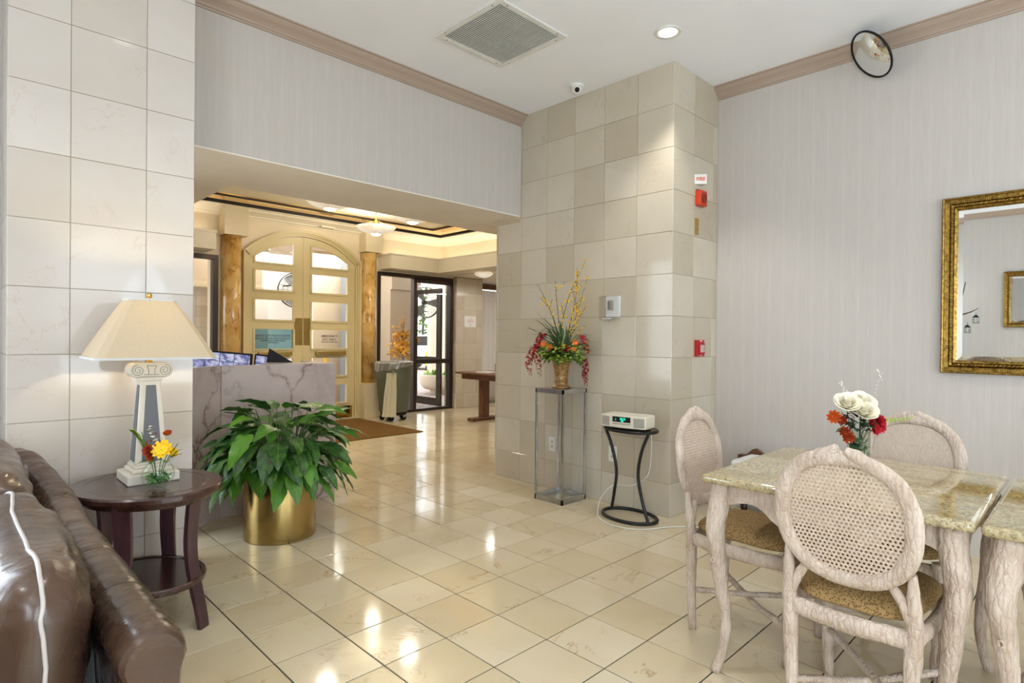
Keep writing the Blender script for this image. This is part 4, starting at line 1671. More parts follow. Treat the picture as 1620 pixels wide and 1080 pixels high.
for (a, b, z), r_ in roses:
    # a rose: nested cupped petals round a tight heart
    M_ = look(vp(a, b, z - 0.014), vp(a * 1.2, -0.20, 0.24))
    mb = MB()
    for L in range(5):
        n_ = 5 if L < 3 else 4
        rr = r_ * (1.0 - 0.17 * L)
        for k in range(n_):
            a0 = 2 * pi * (k + 0.4 * L) / n_
            def pf(u, v, a0=a0, rr=rr, L=L, n_=n_):
                t = a0 + (u - 0.5) * 2 * pi / n_ * 1.35
                rad = rr * (0.22 + 0.78 * v ** 0.75) * (1 + 0.10 * sin(u * pi) * v) + rr * (0.25 if L < 2 else 0.0) * v ** 4
                edge = 1 - 0.34 * (abs(u - 0.5) * 2) ** 2.5
                return M_ @ Vector((rad * cos(t), rad * sin(t), v * edge * r_ * (0.85 + 0.10 * L)))
            mb.grid(pf, 6, 6)
    stuff(mb.build('rose', 'white_petal', vr, recalc=False))
for (a, b, z, r_) in ((0.048, -0.02, 0.205, 0.030), (0.078, -0.01, 0.168, 0.028), (0.045, -0.03, 0.160, 0.026), (0.068, -0.03, 0.195, 0.024), (0.032, -0.03, 0.183, 0.02)):
    petal_flower(r_, 8, 5, 0.42, 'crimson', vr, 'red_blossom', look(vp(a, b, z), vp(a, -0.2, z - 0.12), random.uniform(0, 1)), tip=0.5, wk=0.95)
for (a, b, z, r_) in ((-0.105, 0.0, 0.205, 0.027), (-0.078, -0.01, 0.195, 0.020), (-0.072, -0.02, 0.150, 0.022), (-0.062, -0.03, 0.128, 0.024)):
    petal_flower(r_ * 1.15, 9, 4, 0.45, 'rust', vr, 'rust_blossom', look(vp(a, b, z), vp(a, -0.25, z - 0.15), random.uniform(0, 1)), tip=0.45, wk=0.75)
mb = MB()
for (a, z, az, el, L_, w_) in ((0.02, 0.17, -0.8, 0.3, 0.06, 0.022), (-0.01, 0.16, -1.4, 0.1, 0.05, 0.018), (-0.045, 0.20, 2.9, 0.2, 0.05, 0.016), (0.035, 0.15, 0.4, 0.0, 0.05, 0.016), (-0.02, 0.10, -1.5, -0.3, 0.06, 0.02), (-0.06, 0.16, -2.2, -0.1, 0.05, 0.014), (0.04, 0.22, 1.1, 0.8, 0.05, 0.013)):
    add_leaf(mb, dirM(vp(a, -0.012, z), az, el), L_, w_, 0.5)
for k in range(46):
    a = random.uniform(0, 2 * pi)
    r_ = random.uniform(0.01, 0.05)
    add_leaf(mb, dirM((r_ * cos(a), r_ * sin(a), random.uniform(0.15, 0.215)), a + random.uniform(-0.6, 0.6), random.uniform(-0.2, 1.0)), random.uniform(0.025, 0.05), random.uniform(0.007, 0.013), 0.6, 0.3, 4)
stuff(mb.build('foliage', 'leaf_dark', vr, recalc=False))
mb = MB()
base = [vp(0.09 + 0.018 * k, 0.0, 0.185 + 0.001 * k * k * 0.4) for k in range(8)]
mb.tube([vp(0.02, 0, 0.15)] + base, 0.0012, 5)
for k, p in enumerate(base):
    for s in (-1, 1):
        add_leaf(mb, dirM(p, math.atan2(VR.y, VR.x) + s * 0.5, s * 0.9), 0.026 - 0.0022 * k, 0.008 - 0.0006 * k, 0.2, 0.1, 4)
stuff(mb.build('fern_sprig', 'lime', vr, recalc=False))
MT['bead'] = NT('bead', S(240, 238, 230), 0.08, spec=0.9).m
mb = MB()
for line in ([vp(-0.035, 0, 0.22), vp(-0.055, 0, 0.30), vp(-0.078, 0, 0.355)], [vp(0.05, 0.02, 0.20), vp(0.075, 0.02, 0.29), vp(0.10, 0.02, 0.375), vp(0.085, 0.02, 0.405)]):
    P_ = crv(line, 20)
    for p in P_:
        if random.random() < 0.9:
            q = p + Vector((random.uniform(-0.008, 0.008), random.uniform(-0.008, 0.008), random.uniform(-0.004, 0.004)))
            mb.ball(q, random.uniform(0.0018, 0.0034), 6, 4)
stuff(mb.build('bead_spray', 'bead', vr))
mb = MB()
for line in ([vp(-0.01, 0, 0.15), vp(-0.055, 0, 0.30), vp(-0.078, 0, 0.355)], [vp(0.02, 0.02, 0.16), vp(0.06, 0.02, 0.25), vp(0.098, 0.02, 0.37)]):
    mb.tube(crv(line, 10), 0.0009, 5)
stuff(mb.build('wire', 'piping', vr))

# ------------------------------------------------------------------ sofa (back to the end table)
sf = thing('sofa', 'brown leather sofa with loose back cushions at the lower left', 'sofa', (-2.35, -0.10, 0))
def s2(x, y, z):
    return (x + 2.35, y + 0.10, z)
mb = MB()
X0, X1 = -1.42, -3.25
NU = 140
def backf(u, v):
    x = X0 + (X1 - X0) * u
    lift = 0.14 * max(0, min(1, (-x - 2.55) / 0.6)) ** 1.6
    shift = -0.10 * max(0, min(1, (-x - 2.75) / 0.5)) ** 1.5
    seam = abs(((x + 1.42) / 0.335 + 0.5) % 1.0 - 0.5) * 2
    pinch = 1 - 0.05 * math.exp(-((seam) / 0.07) ** 2)
    # superelliptic section, long and slim, rounded at the top
    t = 2 * pi * v
    c_, s_ = cos(t), sin(t)
    hw = 0.047 * pinch
    yy = hw * math.copysign(abs(c_) ** 0.55, c_)
    zt = 0.65 + lift - 0.006 * (1 - pinch) * 20
    mid = (zt + 0.09) / 2
    hh = (zt - 0.09) / 2
    zz = mid + hh * math.copysign(abs(s_) ** 0.22, s_)
    k = max(0, min(1, (zz - (zt - 0.11)) / 0.11))
    roll = 0.012 * sin(k * pi)
    wr = 0.0022 * mnoise.noise(Vector((x * 42, yy * 12, zz * 7)))
    return s2(x, 0.333 + shift + yy * (1 + 0.22 * sin(k * pi)) + (roll if c_ > 0 else -roll) + wr * (1 if c_ > 0 else -1), zz + wr)
mb.grid(backf, NU, 40, cv=True)
# end panel
ring_ = [backf(0, k / 40) for k in range(40)]
o0 = len(mb.v)
cen = s2(X0 + 0.012, 0.333, 0.37)
mb.add(ring_ + [(p[0] + 0.014, 0.433 + (p[1] - 0.433) * 0.86, 0.37 + (p[2] - 0.37) * 0.985) for p in ring_], [(k, (k + 1) % 40, 40 + (k + 1) % 40, 40 + k) for k in range(40)], True)
mb.add([(p[0] + 0.014, 0.433 + (p[1] - 0.433) * 0.86, 0.37 + (p[2] - 0.37) * 0.985) for p in ring_], [tuple(range(40))])
ring_ = [backf(1, k / 40) for k in range(40)]
mb.add(ring_, [tuple(reversed(range(40)))])
mb.build('back_frame', 'leather', sf)
# seams pressed across the top rail
for k in range(1, 5):
    x = -1.42 - 0.335 * k
    u = (x - X0) / (X1 - X0)
    pts = []
    for j in range(0, 21):
        p = Vector(backf(u, j / 40))
        c_ = Vector(s2(x, 0.333, 0.5))
        pts.append(p)
    MB().tube(pts, 0.0022, 5).build('seam', 'black', sf)


def cushion(x0, x1, zt, yc, hy, name, zb=0.40, rot=0.0):
    cx_, cz_ = (x0 + x1) / 2, (zt + zb) / 2
    hx, hz = abs(x1 - x0) / 2, (zt - zb) / 2
    def pf(t, ph, e=0.42):
        c_, s_ = cos(t), sin(t)
        rr = abs(cos(ph)) ** 0.62
        X = math.copysign(abs(c_) ** e, c_) * hx * rr
        Z = math.copysign(abs(s_) ** e, s_) * hz * rr
        Y = hy * math.copysign(abs(sin(ph)) ** 0.9, sin(ph))
        crease = 0.0
        if abs(cos(ph)) > 0.05:
            crease = 0.012 * mnoise.noise(Vector((X * 6, Y * 26, Z * 16 + cx_ * 7))) + 0.006 * mnoise.noise(Vector((X * 12, Y * 10, Z * 40)))
        Z += 0.02 * sin(X * 5 + cx_) * (Z / hz if Z > 0 else 0)
        return Vector(s2(cx_ + X, yc + Y, cz_ + Z)) + Vector((0, crease, crease * 0.6))
    mb = MB()
    mb.grid(lambda u, v: pf(2 * pi * u, -pi / 2 + pi * v), 96, 48, cu=True)
    c = mb.build(name, 'leather', sf)
    pts = [pf(2 * pi * k / 96, 0.0) for k in range(96)]
    cc = Vector(s2(cx_, yc, cz_))
    pts = [p + (p - cc).normalized() * 0.003 for p in pts]
    tag(MB().tube(pts, 0.0046, 8, closed=True).build('piping', 'piping', c), 'pale piping along the seam')
    return c


cushion(-1.50, -2.42, 0.80, 0.155, 0.118, 'back_cushion')
cushion(-2.40, -3.18, 0.86, 0.135, 0.115, 'back_cushion')
# base, seat cushions, arms and feet (mostly hidden)
MB().box(*s2(-3.22, -0.62, 0.09), *s2(-1.46, 0.29, 0.26)).build('base', 'leather', sf, bevel=0.02, seg=3)
for a, b in ((-3.05, -2.34), (-2.33, -1.62)):
    MB().box(*s2(a, -0.66, 0.265), *s2(b, 0.03, 0.42)).build('seat_cushion', 'leather', sf, bevel=0.045, seg=4)
for a, b in ((-3.25, -3.07), (-1.60, -1.43)):
    MB().box(*s2(a, -0.64, 0.09), *s2(b, 0.27, 0.50)).build('armrest', 'leather', sf, bevel=0.04, seg=4)
for a in (-3.18, -1.48):
    for b in (-0.58, 0.28):
        MB().lathe([(0.022, 0.0), (0.03, 0.09)], 16, c=s2(a, b, 0), cap=True).build('foot', 'walnut', sf)

# ------------------------------------------------------------------ end table with oval top
ET = (-2.986, 0.672)
et = thing('end_table', 'dark mahogany oval end table with splayed legs and a lower shelf', 'table', (ET[0], ET[1], 0))
TH = 0.39
def oval_plate(a, b, prof, name, mat, par=et):
    mb = MB()
    n = 72
    vs = []
    for off, z in prof:
        for k in range(n):
            t = 2 * pi * k / n
            x, y = (a + off) * cos(t), (b + off) * sin(t)
            vs.append((x * cos(TH) - y * sin(TH), x * sin(TH) + y * cos(TH), z))
    fs = [(i * n + k, i * n + (k + 1) % n, (i + 1) * n + (k + 1) % n, (i + 1) * n + k) for i in range(len(prof) - 1) for k in range(n)]
    mb.add(vs, fs, False)
    mb.add(vs[:n], [tuple(reversed(range(n)))])
    mb.add(vs[-n:], [tuple(range(n))])
    return mb.build(name, mat, par)
oval_plate(0.328, 0.280, [(-0.045, 0.560), (-0.040, 0.575), (-0.020, 0.582), (-0.018, 0.586), (-0.002, 0.590), (0.0, 0.596), (0.0, 0.612), (-0.006, 0.620), (-0.058, 0.620), (-0.060, 0.6185), (-0.063, 0.6185), (-0.065, 0.620)], 'tabletop', 'mahogany')
oval_plate(0.262, 0.216, [(-0.02, 0.185), (-0.004, 0.188), (0.0, 0.196), (0.0, 0.210), (-0.006, 0.216), (-0.022, 0.216), (-0.026, 0.211)], 'shelf', 'mahogany')
for sx in (-1, 1):
    for sy in (-1, 1):
        pts = []
        for k in range(13):
            t = k / 12
            z = 0.575 * (1 - t)
            q = 0.82 - 0.07 * sin(pi * min(1, t * 1.15)) + 0.18 * max(0, t - 0.35) ** 1.3 * 1.6
            pts.append((sx * 0.236 * q, sy * 0.165 * q, z))
        tn = Vector((-sy * 0.165, sx * 0.236, 0)).normalized()
        rd_ = Vector((sx * 0.236, sy * 0.165, 0)).normalized()
        ws = lerp_r([0.036, 0.033, 0.031, 0.029, 0.026], 12)
        vs = []
        for k in range(13):
            c_ = Vector(pts[k])
            for (a_, b_) in ((-1, -1), (1, -1), (1, 1), (-1, 1)):
                vs.append(c_ + tn * a_ * ws[k] + rd_ * b_ * 0.011)
        fs = [(4 * k + j, 4 * k + (j + 1) % 4, 4 * k + 4 + (j + 1) % 4, 4 * k + 4 + j) for k in range(12) for j in range(4)] + [(3, 2, 1, 0), (48, 49, 50, 51)]
        MB().add(vs, fs, False).build('leg', 'leg_wood', et, bevel=0.003)

# ------------------------------------------------------------------ table lamp
LX, LY = -3.06, 0.690
lp = thing('table_lamp', 'lit table lamp shaped as an ionic obelisk with a cream fabric shade', 'lamp', (LX, LY, 0.620))
mb = MB().cbox((0, 0, 0.022), (0.215, 0.205, 0.044))
mb.build('base', 'lamp_stone', lp, bevel=0.006)
MB().cbox((0, 0, 0.053), (0.165, 0.158, 0.020)).build('plinth', 'lamp_stone', lp, bevel=0.008, seg=3)
MB().cbox((0, 0, 0.070), (0.145, 0.138, 0.016)).build('plinth', 'lamp_stone', lp, bevel=0.005)
def frust(mb, w0, w1, z0, z1, ox=0.0):
    vs = [(-w0, -w0, z0), (w0, -w0, z0), (w0, w0, z0), (-w0, w0, z0), (-w1, -w1, z1), (w1, -w1, z1), (w1, w1, z1), (-w1, w1, z1)]
    mb.add(vs, [(0, 3, 2, 1), (4, 5, 6, 7), (0, 1, 5, 4), (1, 2, 6, 5), (2, 3, 7, 6), (3, 0, 4, 7)])
mb = MB()
frust(mb, 0.063, 0.038, 0.078, 0.452)
mb.build('shaft', 'lamp_stone', lp, bevel=0.004)
for rz in range(4):
    M_ = Matrix.Rotation(rz * pi / 2, 4, 'Z')
    mb = MB()
    vs = []
    for (w0, z_) in ((0.040, 0.092), (0.019, 0.432)):
        half = 0.063 + (0.038 - 0.063) * (z_ - 0.078) / (0.452 - 0.078)
        for x_ in (half - 0.001, half + 0.0025):
            vs += [(x_, -w0, z_), (x_, w0, z_)]
    vs = [M_ @ Vector(p) for p in vs]
    mb.add(vs, [(2, 3, 7, 6), (0, 4, 5, 1), (0, 2, 6, 4), (1, 5, 7, 3), (0, 1, 3, 2), (4, 6, 7, 5)])
    tag(mb.build('inlay_panel', 'lamp_panel', lp), 'grey slate inlay panel')
# ionic capital: rounded bar with scrolls on the two broad sides
mb = MB()
out = []
for k in range(9):
    a = R(90 + 180 * k / 8)
    out.append((-0.052 + 0.034 * cos(a), 0.500 + 0.034 * sin(a)))
out += [(-0.040, 0.470), (0.040, 0.470)]
for k in range(9):
    a = R(-90 + 180 * k / 8)
    out.append((0.052 + 0.034 * cos(a), 0.500 + 0.034 * sin(a)))
mb.prism(out, lambda p, q, a: (a, p, q), -0.052, 0.052)
mb.build('capital', 'lamp_stone', lp, bevel=0.006, seg=2)
MB().cbox((0, 0, 0.460), (0.088, 0.088, 0.018)).build('neck', 'lamp_stone', lp, bevel=0.002)
mb = MB()
for fx_ in (-1, 1):
    for s in (-1, 1):
        pts = []
        for k in range(44):
            a = k / 43 * 4.0 * pi
            r_ = 0.026 * (1 - k / 43 * 0.82)
            pts.append((fx_ * 0.0525, s * (0.052 - r_ * sin(a) * -1.0 * 1.0), 0.499 + r_ * cos(a)))
        mb.tube(pts, 0.0011, 5)
    for s in (-1, 1):
        mb.tube([(fx_ * 0.0525, s * 0.012, 0.480), (fx_ * 0.0525, s * 0.012, 0.500), (fx_ * 0.0525, s * 0.019, 0.520)], 0.0011, 5)
    mb.tube([(fx_ * 0.0525, -0.019, 0.520), (fx_ * 0.0525, 0.019, 0.520)], 0.0011, 5)
    mb.tube([(fx_ * 0.0525, -0.03, 0.480), (fx_ * 0.0525, 0.03, 0.480)], 0.0011, 5)
stuff(mb.build('scroll_line', 'lamp_panel', lp))
MB().lathe([(0.016, 0.528), (0.016, 0.540), (0.006, 0.542), (0.006, 0.60), (0.013, 0.602), (0.013, 0.66), (0.004, 0.662), (0.003, 0.826), (0.010, 0.828), (0.012, 0.838), (0.007, 0.848), (0.0, 0.850)], 20).build('brass_stem', 'brass_shiny', lp)
MB().ball((0, 0, 0.685), (0.026, 0.026, 0.034), 16, 10).build('bulb', 'lamp_glow', lp)
# shade: tapered, corners cut
def shade_ring(hx, hy, cut, z, off=0.0):
    c_ = cut
    P = [(hx, -hy + c_), (hx, hy - c_), (hx - c_, hy), (-hx + c_, hy), (-hx, hy - c_), (-hx, -hy + c_), (-hx + c_, -hy), (hx - c_, -hy)]
    return [(x * (1 - off), y * (1 - off), z) for x, y in P]
def shade_loft(rings, name, mat, thick=True):
    mb = MB()
    vs = []
    for r_ in rings:
        vs += r_
    m = 8
    fs = [(i * m + k, i * m + (k + 1) % m, (i + 1) * m + (k + 1) % m, (i + 1) * m + k) for i in range(len(rings) - 1) for k in range(m)]
    mb.add(vs, fs, False)
    return mb.build(name, mat, lp)
NS = 10
rings = []
for k in range(NS + 1):
    t = k / NS
    f = t + 0.10 * t * (1 - t) * -1
    rings.append(shade_ring(0.205 + (0.078 - 0.205) * f, 0.232 + (0.090 - 0.232) * f, 0.030 + (0.016 - 0.030) * f, 0.556 + 0.262 * t))
sh = shade_loft(rings, 'lamp_shade', 'shade')
sh.modifiers.new('thick', 'SOLIDIFY').thickness = 0.0015
def band(hx, hy, cut, z0, z1, name):
    return shade_loft([shade_ring(hx, hy, cut, z0), shade_ring(hx + 0.0025, hy + 0.0025, cut, z0), shade_ring(hx + 0.0025, hy + 0.0025, cut, z1), shade_ring(hx, hy, cut, z1)], name, 'shade_trim')
MT['shade_trim'] = plain('shade_trim', S(206, 206, 204), 0.8)
band(0.205, 0.232, 0.030, 0.552, 0.561, 'trim_band')
band(0.080, 0.092, 0.016, 0.812, 0.820, 'trim_band')
mb = MB()
for a in range(3):
    d = Vector((cos(a * 2.094), sin(a * 2.094), 0))
    mb.tube([(0, 0, 0.815), d * 0.078 + Vector((0, 0, 0.815))], 0.0015, 5)
mb.build('shade_spider', 'brass', lp)
light('table_lamp_bulb', 'POINT', (LX, LY, 0.620 + 0.735), (0, 0, 0), 7.0, (1.0, 0.80, 0.50), radius=0.02)

# ------------------------------------------------------------------ round bowl of flowers on the end table
MT['moss'] = foliage('moss', S(24, 70, 30), S(70, 130, 50), 0.5)
fb = thing('flower_bowl', 'small round glass bowl of yellow and orange flowers beside the lamp base', 'vase', (-2.853, 0.680, 0.6200))
fb.scale = (1.2, 1.2, 1.2)
prof = []
for k in range(15):
    a = -pi / 2 + pi * k / 14 * 0.80
    prof.append((max(0.016, 0.053 * cos(a)), 0.050 + 0.050 * sin(a)))
prof = [(0.0, 0.001)] + prof + [(0.034, 0.094), (0.040, 0.098)]
MB().lathe(prof, 36).build('glass_body', 'glass_clear', fb)
mb = MB()
for k in range(110):
    a, ph = random.uniform(0, 2 * pi), random.uniform(-1, 0.6)
    r_ = random.uniform(0.2, 0.9)
    p = Vector((0.040 * r_ * cos(a) * cos(ph), 0.040 * r_ * sin(a) * cos(ph), 0.044 + 0.034 * r_ * sin(ph)))
    add_leaf(mb, dirM(p, a + random.uniform(-2, 2), random.uniform(-0.6, 1.0)), 0.022, 0.006, 0.8, 0.1, 3)
stuff(mb.build('moss', 'moss', fb, recalc=False))
# blooms over the bowl
mb = MB()
for (a, z) in ((-0.06, 0.20), (-0.03, 0.16), (0.02, 0.14), (0.05, 0.16), (-0.035, 0.19), (0.07, 0.16)):
    mb.tube(crv([vp(a * 0.15, 0, 0.03), vp(a * 0.4, 0, 0.09), vp(a, 0, z)], 8), 0.0015, 5)
stuff(mb.build('stems', 'stem', fb))
petal_flower(0.036, 11, 2, 0.18, 'yellow', fb, 'daisy', look(vp(0.026, -0.018, 0.142), vp(0.1, -0.8, 0.45)), cen=True, tip=0.25)
petal_flower(0.022, 9, 4, 0.5, 'rust', fb, 'orange_bloom', look(vp(-0.018, -0.02, 0.136), vp(-0.2, -0.8, 0.4)), tip=0.7)
petal_flower(0.017, 8, 3, 0.6, 'rust', fb, 'orange_bloom', look(vp(-0.010, -0.02, 0.115), vp(-0.2, -0.8, 0.1)), tip=0.7)
petal_flower(0.017, 8, 4, 0.8, 'rust', fb, 'dark_bloom', look(vp(0.030, 0.01, 0.188), vp(0, -0.4, 0.8)), tip=0.8)
petal_flower(0.020, 7, 2, 0.4, 'yellow', fb, 'daisy', look(vp(0.052, 0.0, 0.128), vp(0.8, -0.3, 0.3)), tip=0.3)
mb = MB()
sp = crv([vp(-0.028, 0, 0.10), vp(-0.048, 0, 0.145), vp(-0.075, 0, 0.185), vp(-0.098, 0, 0.205)], 34)
for k, p in enumerate(sp):
    r_ = 0.014 * (1 - 0.45 * k / 34)
    for q in range(7):
        a = q * 0.9 + k
        add_leaf(mb, dirM(p, a, 0.5), r_ + 0.004, 0.003, 0.2, 0.1, 3)
stuff(mb.build('foxtail', 'lime', fb, recalc=False))
mb = MB()
for k in range(15):
    p = vp(-0.045 + 0.004 * k + random.uniform(-.006, .006), 0.01, 0.215 - 0.006 * k)
    petal = dirM(p, random.uniform(0, 6.28), random.uniform(0, 1))
    add_leaf(mb, petal, 0.014, 0.008, 0.6, 0.3, 3)
stuff(mb.build('white_sprig', 'white_petal', fb, recalc=False))
mb = MB()
for k in range(12):
    mb.ball(vp(random.uniform(-0.06, 0.01), random.uniform(-0.02, 0.02), random.uniform(0.13, 0.20)), 0.0038, 8, 6)
stuff(mb.build('berries', 'crimson', fb))
mb = MB()
for (a, z, az, el, L_, w_) in ((-0.03, 0.10, 2.6, 0.6, 0.07, 0.012), (0.05, 0.11, 0.6, 0.6, 0.05, 0.012), (0.06, 0.12, 0.9, 0.9, 0.04, 0.01), (0.0, 0.10, -0.8, 0.2, 0.045, 0.014), (-0.02, 0.10, -1.6, 0.1, 0.05, 0.012), (0.035, 0.10, -0.4, 0.3, 0.045, 0.012)):
    add_leaf(mb, dirM(vp(a, -0.006, z), az, el), L_, w_, 0.6)
stuff(mb.build('foliage', 'leaf_small', fb, recalc=False))

# ------------------------------------------------------------------ large leafy plant in a brass cylinder
PX, PY = -3.722, 1.584
pl = thing('potted_plant', 'large peace lily style plant with broad dark leaves in a brass cylinder planter', 'plant', (PX, PY, 0))
MB().lathe([(0.0, 0.012), (0.211, 0.012), (0.217, 0.0), (0.2175, 0.004), (0.2175, 0.452), (0.2165, 0.456), (0.205, 0.456), (0.203, 0.40), (0.0, 0.40)], 96).build('planter', 'brass', pl)
MT['soil'] = paint('soil', S(50, 36, 26), 0.95, 0.05, 0.6)
MB().lathe([(0.0, 0.415), (0.203, 0.405)], 32).build('soil', 'soil', pl)
st = MB()
_lm = {}
def leaf_mesh(v):
    if v not in _lm:
        rs = random.Random(v * 13 + 1)
        L_ = 1.0
        vs, fs = [], []
        n = 14
        droop = (0.4, 0.7, 1.0, 0.55, 1.25)[v % 5]
        wd = (0.19, 0.215, 0.20, 0.235, 0.205)[v % 5]
        for i in range(n + 1):
            t = i / n
            wv = wd * (sin(pi * t ** 0.72) ** 0.85) * (1 - 0.1 * t) if 0 < i < n else 0.0
            ang = droop * t
            y = (sin(ang) / droop)
            z = -(1 - cos(ang)) / droop
            wave = 0.020 * sin(t * 17 + v) + 0.012 * sin(t * 31 + v * 2)
            wave2 = 0.020 * sin(t * 15 + v * 1.7 + 1) + 0.012 * sin(t * 27 + v)
            k = wv / wd
            jag = 1 + 0.05 * sin(t * 60 + v)
            vs += [(-wv * jag, y, z + wv * 0.22 + wave * k), (-wv * 0.5, y, z + wv * 0.2 + wave * k * 0.3), (0, y, z), (wv * 0.5, y, z + wv * 0.2 + wave2 * k * 0.3), (wv * jag, y, z + wv * 0.22 + wave2 * k)]
        for i in range(n):
            a = i * 5
            for q in range(4):
                fs.append((a + q, a + q + 1, a + q + 6, a + q + 5))
        me = bpy.data.meshes.new('leaf')
        me.from_pydata(vs, [], fs)
        me.polygons.foreach_set('use_smooth', [True] * len(fs))
        me.materials.append(MT['leaf'])
        _lm[v] = me
    return _lm[v]
rs = random.Random(11)
def place_leaf(az, el_r, h, L_, pitch, roll, v):
    """leaf base reached by a stem: azimuth, reach, height"""
    bx, by = el_r * cos(az), el_r * sin(az)
    if PX + bx + 0.6 * L_ * cos(az) < -4.26 and h < 1.06:
        return
    base = Vector((0.09 * cos(az), 0.09 * sin(az), 0.40))
    tip = Vector((bx, by, h))
    mid = base * 0.5 + tip * 0.5 + Vector((0, 0, 0.07))
    st.tube(crv([base, mid, tip], 8), lerp_r([0.004, 0.0026], 8), 5)
    M_ = dirM(tip, az, pitch, roll) @ Matrix.Scale(L_, 4)
    inst('leaf', leaf_mesh(v), pl, M=M_)
N_L = 165
for k in range(N_L):
    t = (k + 0.5) / N_L
    az = k * 2.399963 + rs.uniform(-0.25, 0.25)
    if t < 0.30:       # skirt, drooping over the rim
        reach, h, L_, pitch = rs.uniform(0.22, 0.33), rs.uniform(0.42, 0.56), rs.uniform(0.20, 0.28), rs.uniform(-0.8, -0.1)
    elif t < 0.68:
        reach, h, L_, pitch = rs.uniform(0.18, 0.34), rs.uniform(0.52, 0.70), rs.uniform(0.19, 0.27), rs.uniform(-0.35, 0.2)
    else:
        reach, h, L_, pitch = rs.uniform(0.05, 0.26), rs.uniform(0.66, 0.82), rs.uniform(0.17, 0.24), rs.uniform(-0.1, 0.65)
    place_leaf(az, reach, h, L_, pitch, rs.uniform(-0.5, 0.5), rs.randrange(5))
# the broad leaves hanging in front of the cylinder
for (az, reach, h, L_, pitch, v) in ((-0.78, 0.24, 0.56, 0.30, -0.95, 4), (-0.62, 0.26, 0.64, 0.27, -0.7, 1), (-0.95, 0.27, 0.62, 0.27, -0.35, 3), (-1.3, 0.25, 0.50, 0.25, -0.8, 2), (-0.25, 0.25, 0.56, 0.22, -0.7, 0), (-1.05, 0.23, 0.52, 0.22, -0.95, 4)):
    place_leaf(az, reach, h, L_, pitch, rs.uniform(-0.3, 0.3), v)
stuff(st.build('stems', 'stem', pl))

# ------------------------------------------------------------------ reception desk of pink marble
dk = thing('reception_desk', 'reception counter clad in pink-grey veined marble slabs', 'counter', (-4.33, 1.4, 0))
def slab(pts, z0, z1, name, mat='pink', th=0.03):
    (xa, ya), (xb, yb) = pts
    d = Vector((xb - xa, yb - ya, 0))
    nrm = Vector((-d.y, d.x, 0)).normalized() * th
    vs = []
    for z in (z0, z1):
        vs += [(xa + 4.33, ya - 1.4, z), (xb + 4.33, yb - 1.4, z), (xb + nrm.x + 4.33, yb + nrm.y - 1.4, z), (xa + nrm.x + 4.33, ya + nrm.y - 1.4, z)]
    MB().add(vs, [(0, 3, 2, 1), (4, 5, 6, 7), (0, 1, 5, 4), (1, 2, 6, 5), (2, 3, 7, 6), (3, 0, 4, 7)]).build(name, mat, dk, bevel=0.002)
slab([(-4.33, 1.418), (-4.33, 2.286)], 0, 1.066, 'front_slab')
slab([(-4.06, 1.02), (-4.328, 1.415)], 0, 1.066, 'front_slab')
slab([(-4.332, 2.286), (-4.90, 2.286)], 0, 1.066, 'end_slab')
MB().box(-0.36, 0.44, 1.02, -0.03, 0.884, 1.064).build('counter_top', 'pink', dk, bevel=0.003)
MB().box(-1.20, 0.0, 0.70, -0.03, 0.85, 0.74).build('desk_top', 'walnut', dk)
MB().box(-1.15, 0.10, 0.0, -1.10, 0.85, 0.70).build('desk_panel', 'walnut', dk)


def monitor(loc, rotz, tilt, wd, ht, label, screen):
    m_ = thing('monitor', label, 'monitor', loc, rotz, 'monitors behind the reception counter')
    m_.rotation_euler = (0, tilt, rotz)
    # faces +y in its own frame's -y
    MB().box(-wd / 2, 0.0, -ht, wd / 2, 0.03, 0.0).build('case', 'black', m_, bevel=0.004)
    MB().box(-wd / 2 + 0.012, -0.003, -ht + 0.02, wd / 2 - 0.012, 0.0, -0.014).build('screen', screen, m_)
    MB().tube([(0, 0.05, -ht * 0.5), (0, 0.05, -(loc[2] - 0.748))], 0.018, 10).build('stand', 'black', m_)
    return m_


monitor((-5.08, 1.655, 1.150), R(52), R(5), 0.50, 0.34, 'wide monitor tiled with blue security camera pictures above the counter', 'screen')
monitor((-4.93, 1.965, 1.120), R(60), R(6), 0.17, 0.24, 'small dark monitor just right of the wide camera monitor', 'screen')
# dark wedge document stand and pink binder
dw = MB()
dw.add([(0, 0, 0), (0.20, 0.02, 0), (0.02, 0.02, 0.115), (0, 0.012, 0), (0.20, 0.032, 0), (0.02, 0.032, 0.115)], [(0, 1, 2), (3, 5, 4), (0, 3, 4, 1), (1, 4, 5, 2), (2, 5, 3, 0)])
tag(dw.build('document_stand', 'black', loc=(-4.66, 1.86, 1.066)), 'dark wedge shaped document stand on the reception counter', 'stand').rotation_euler = (0, 0, R(60))

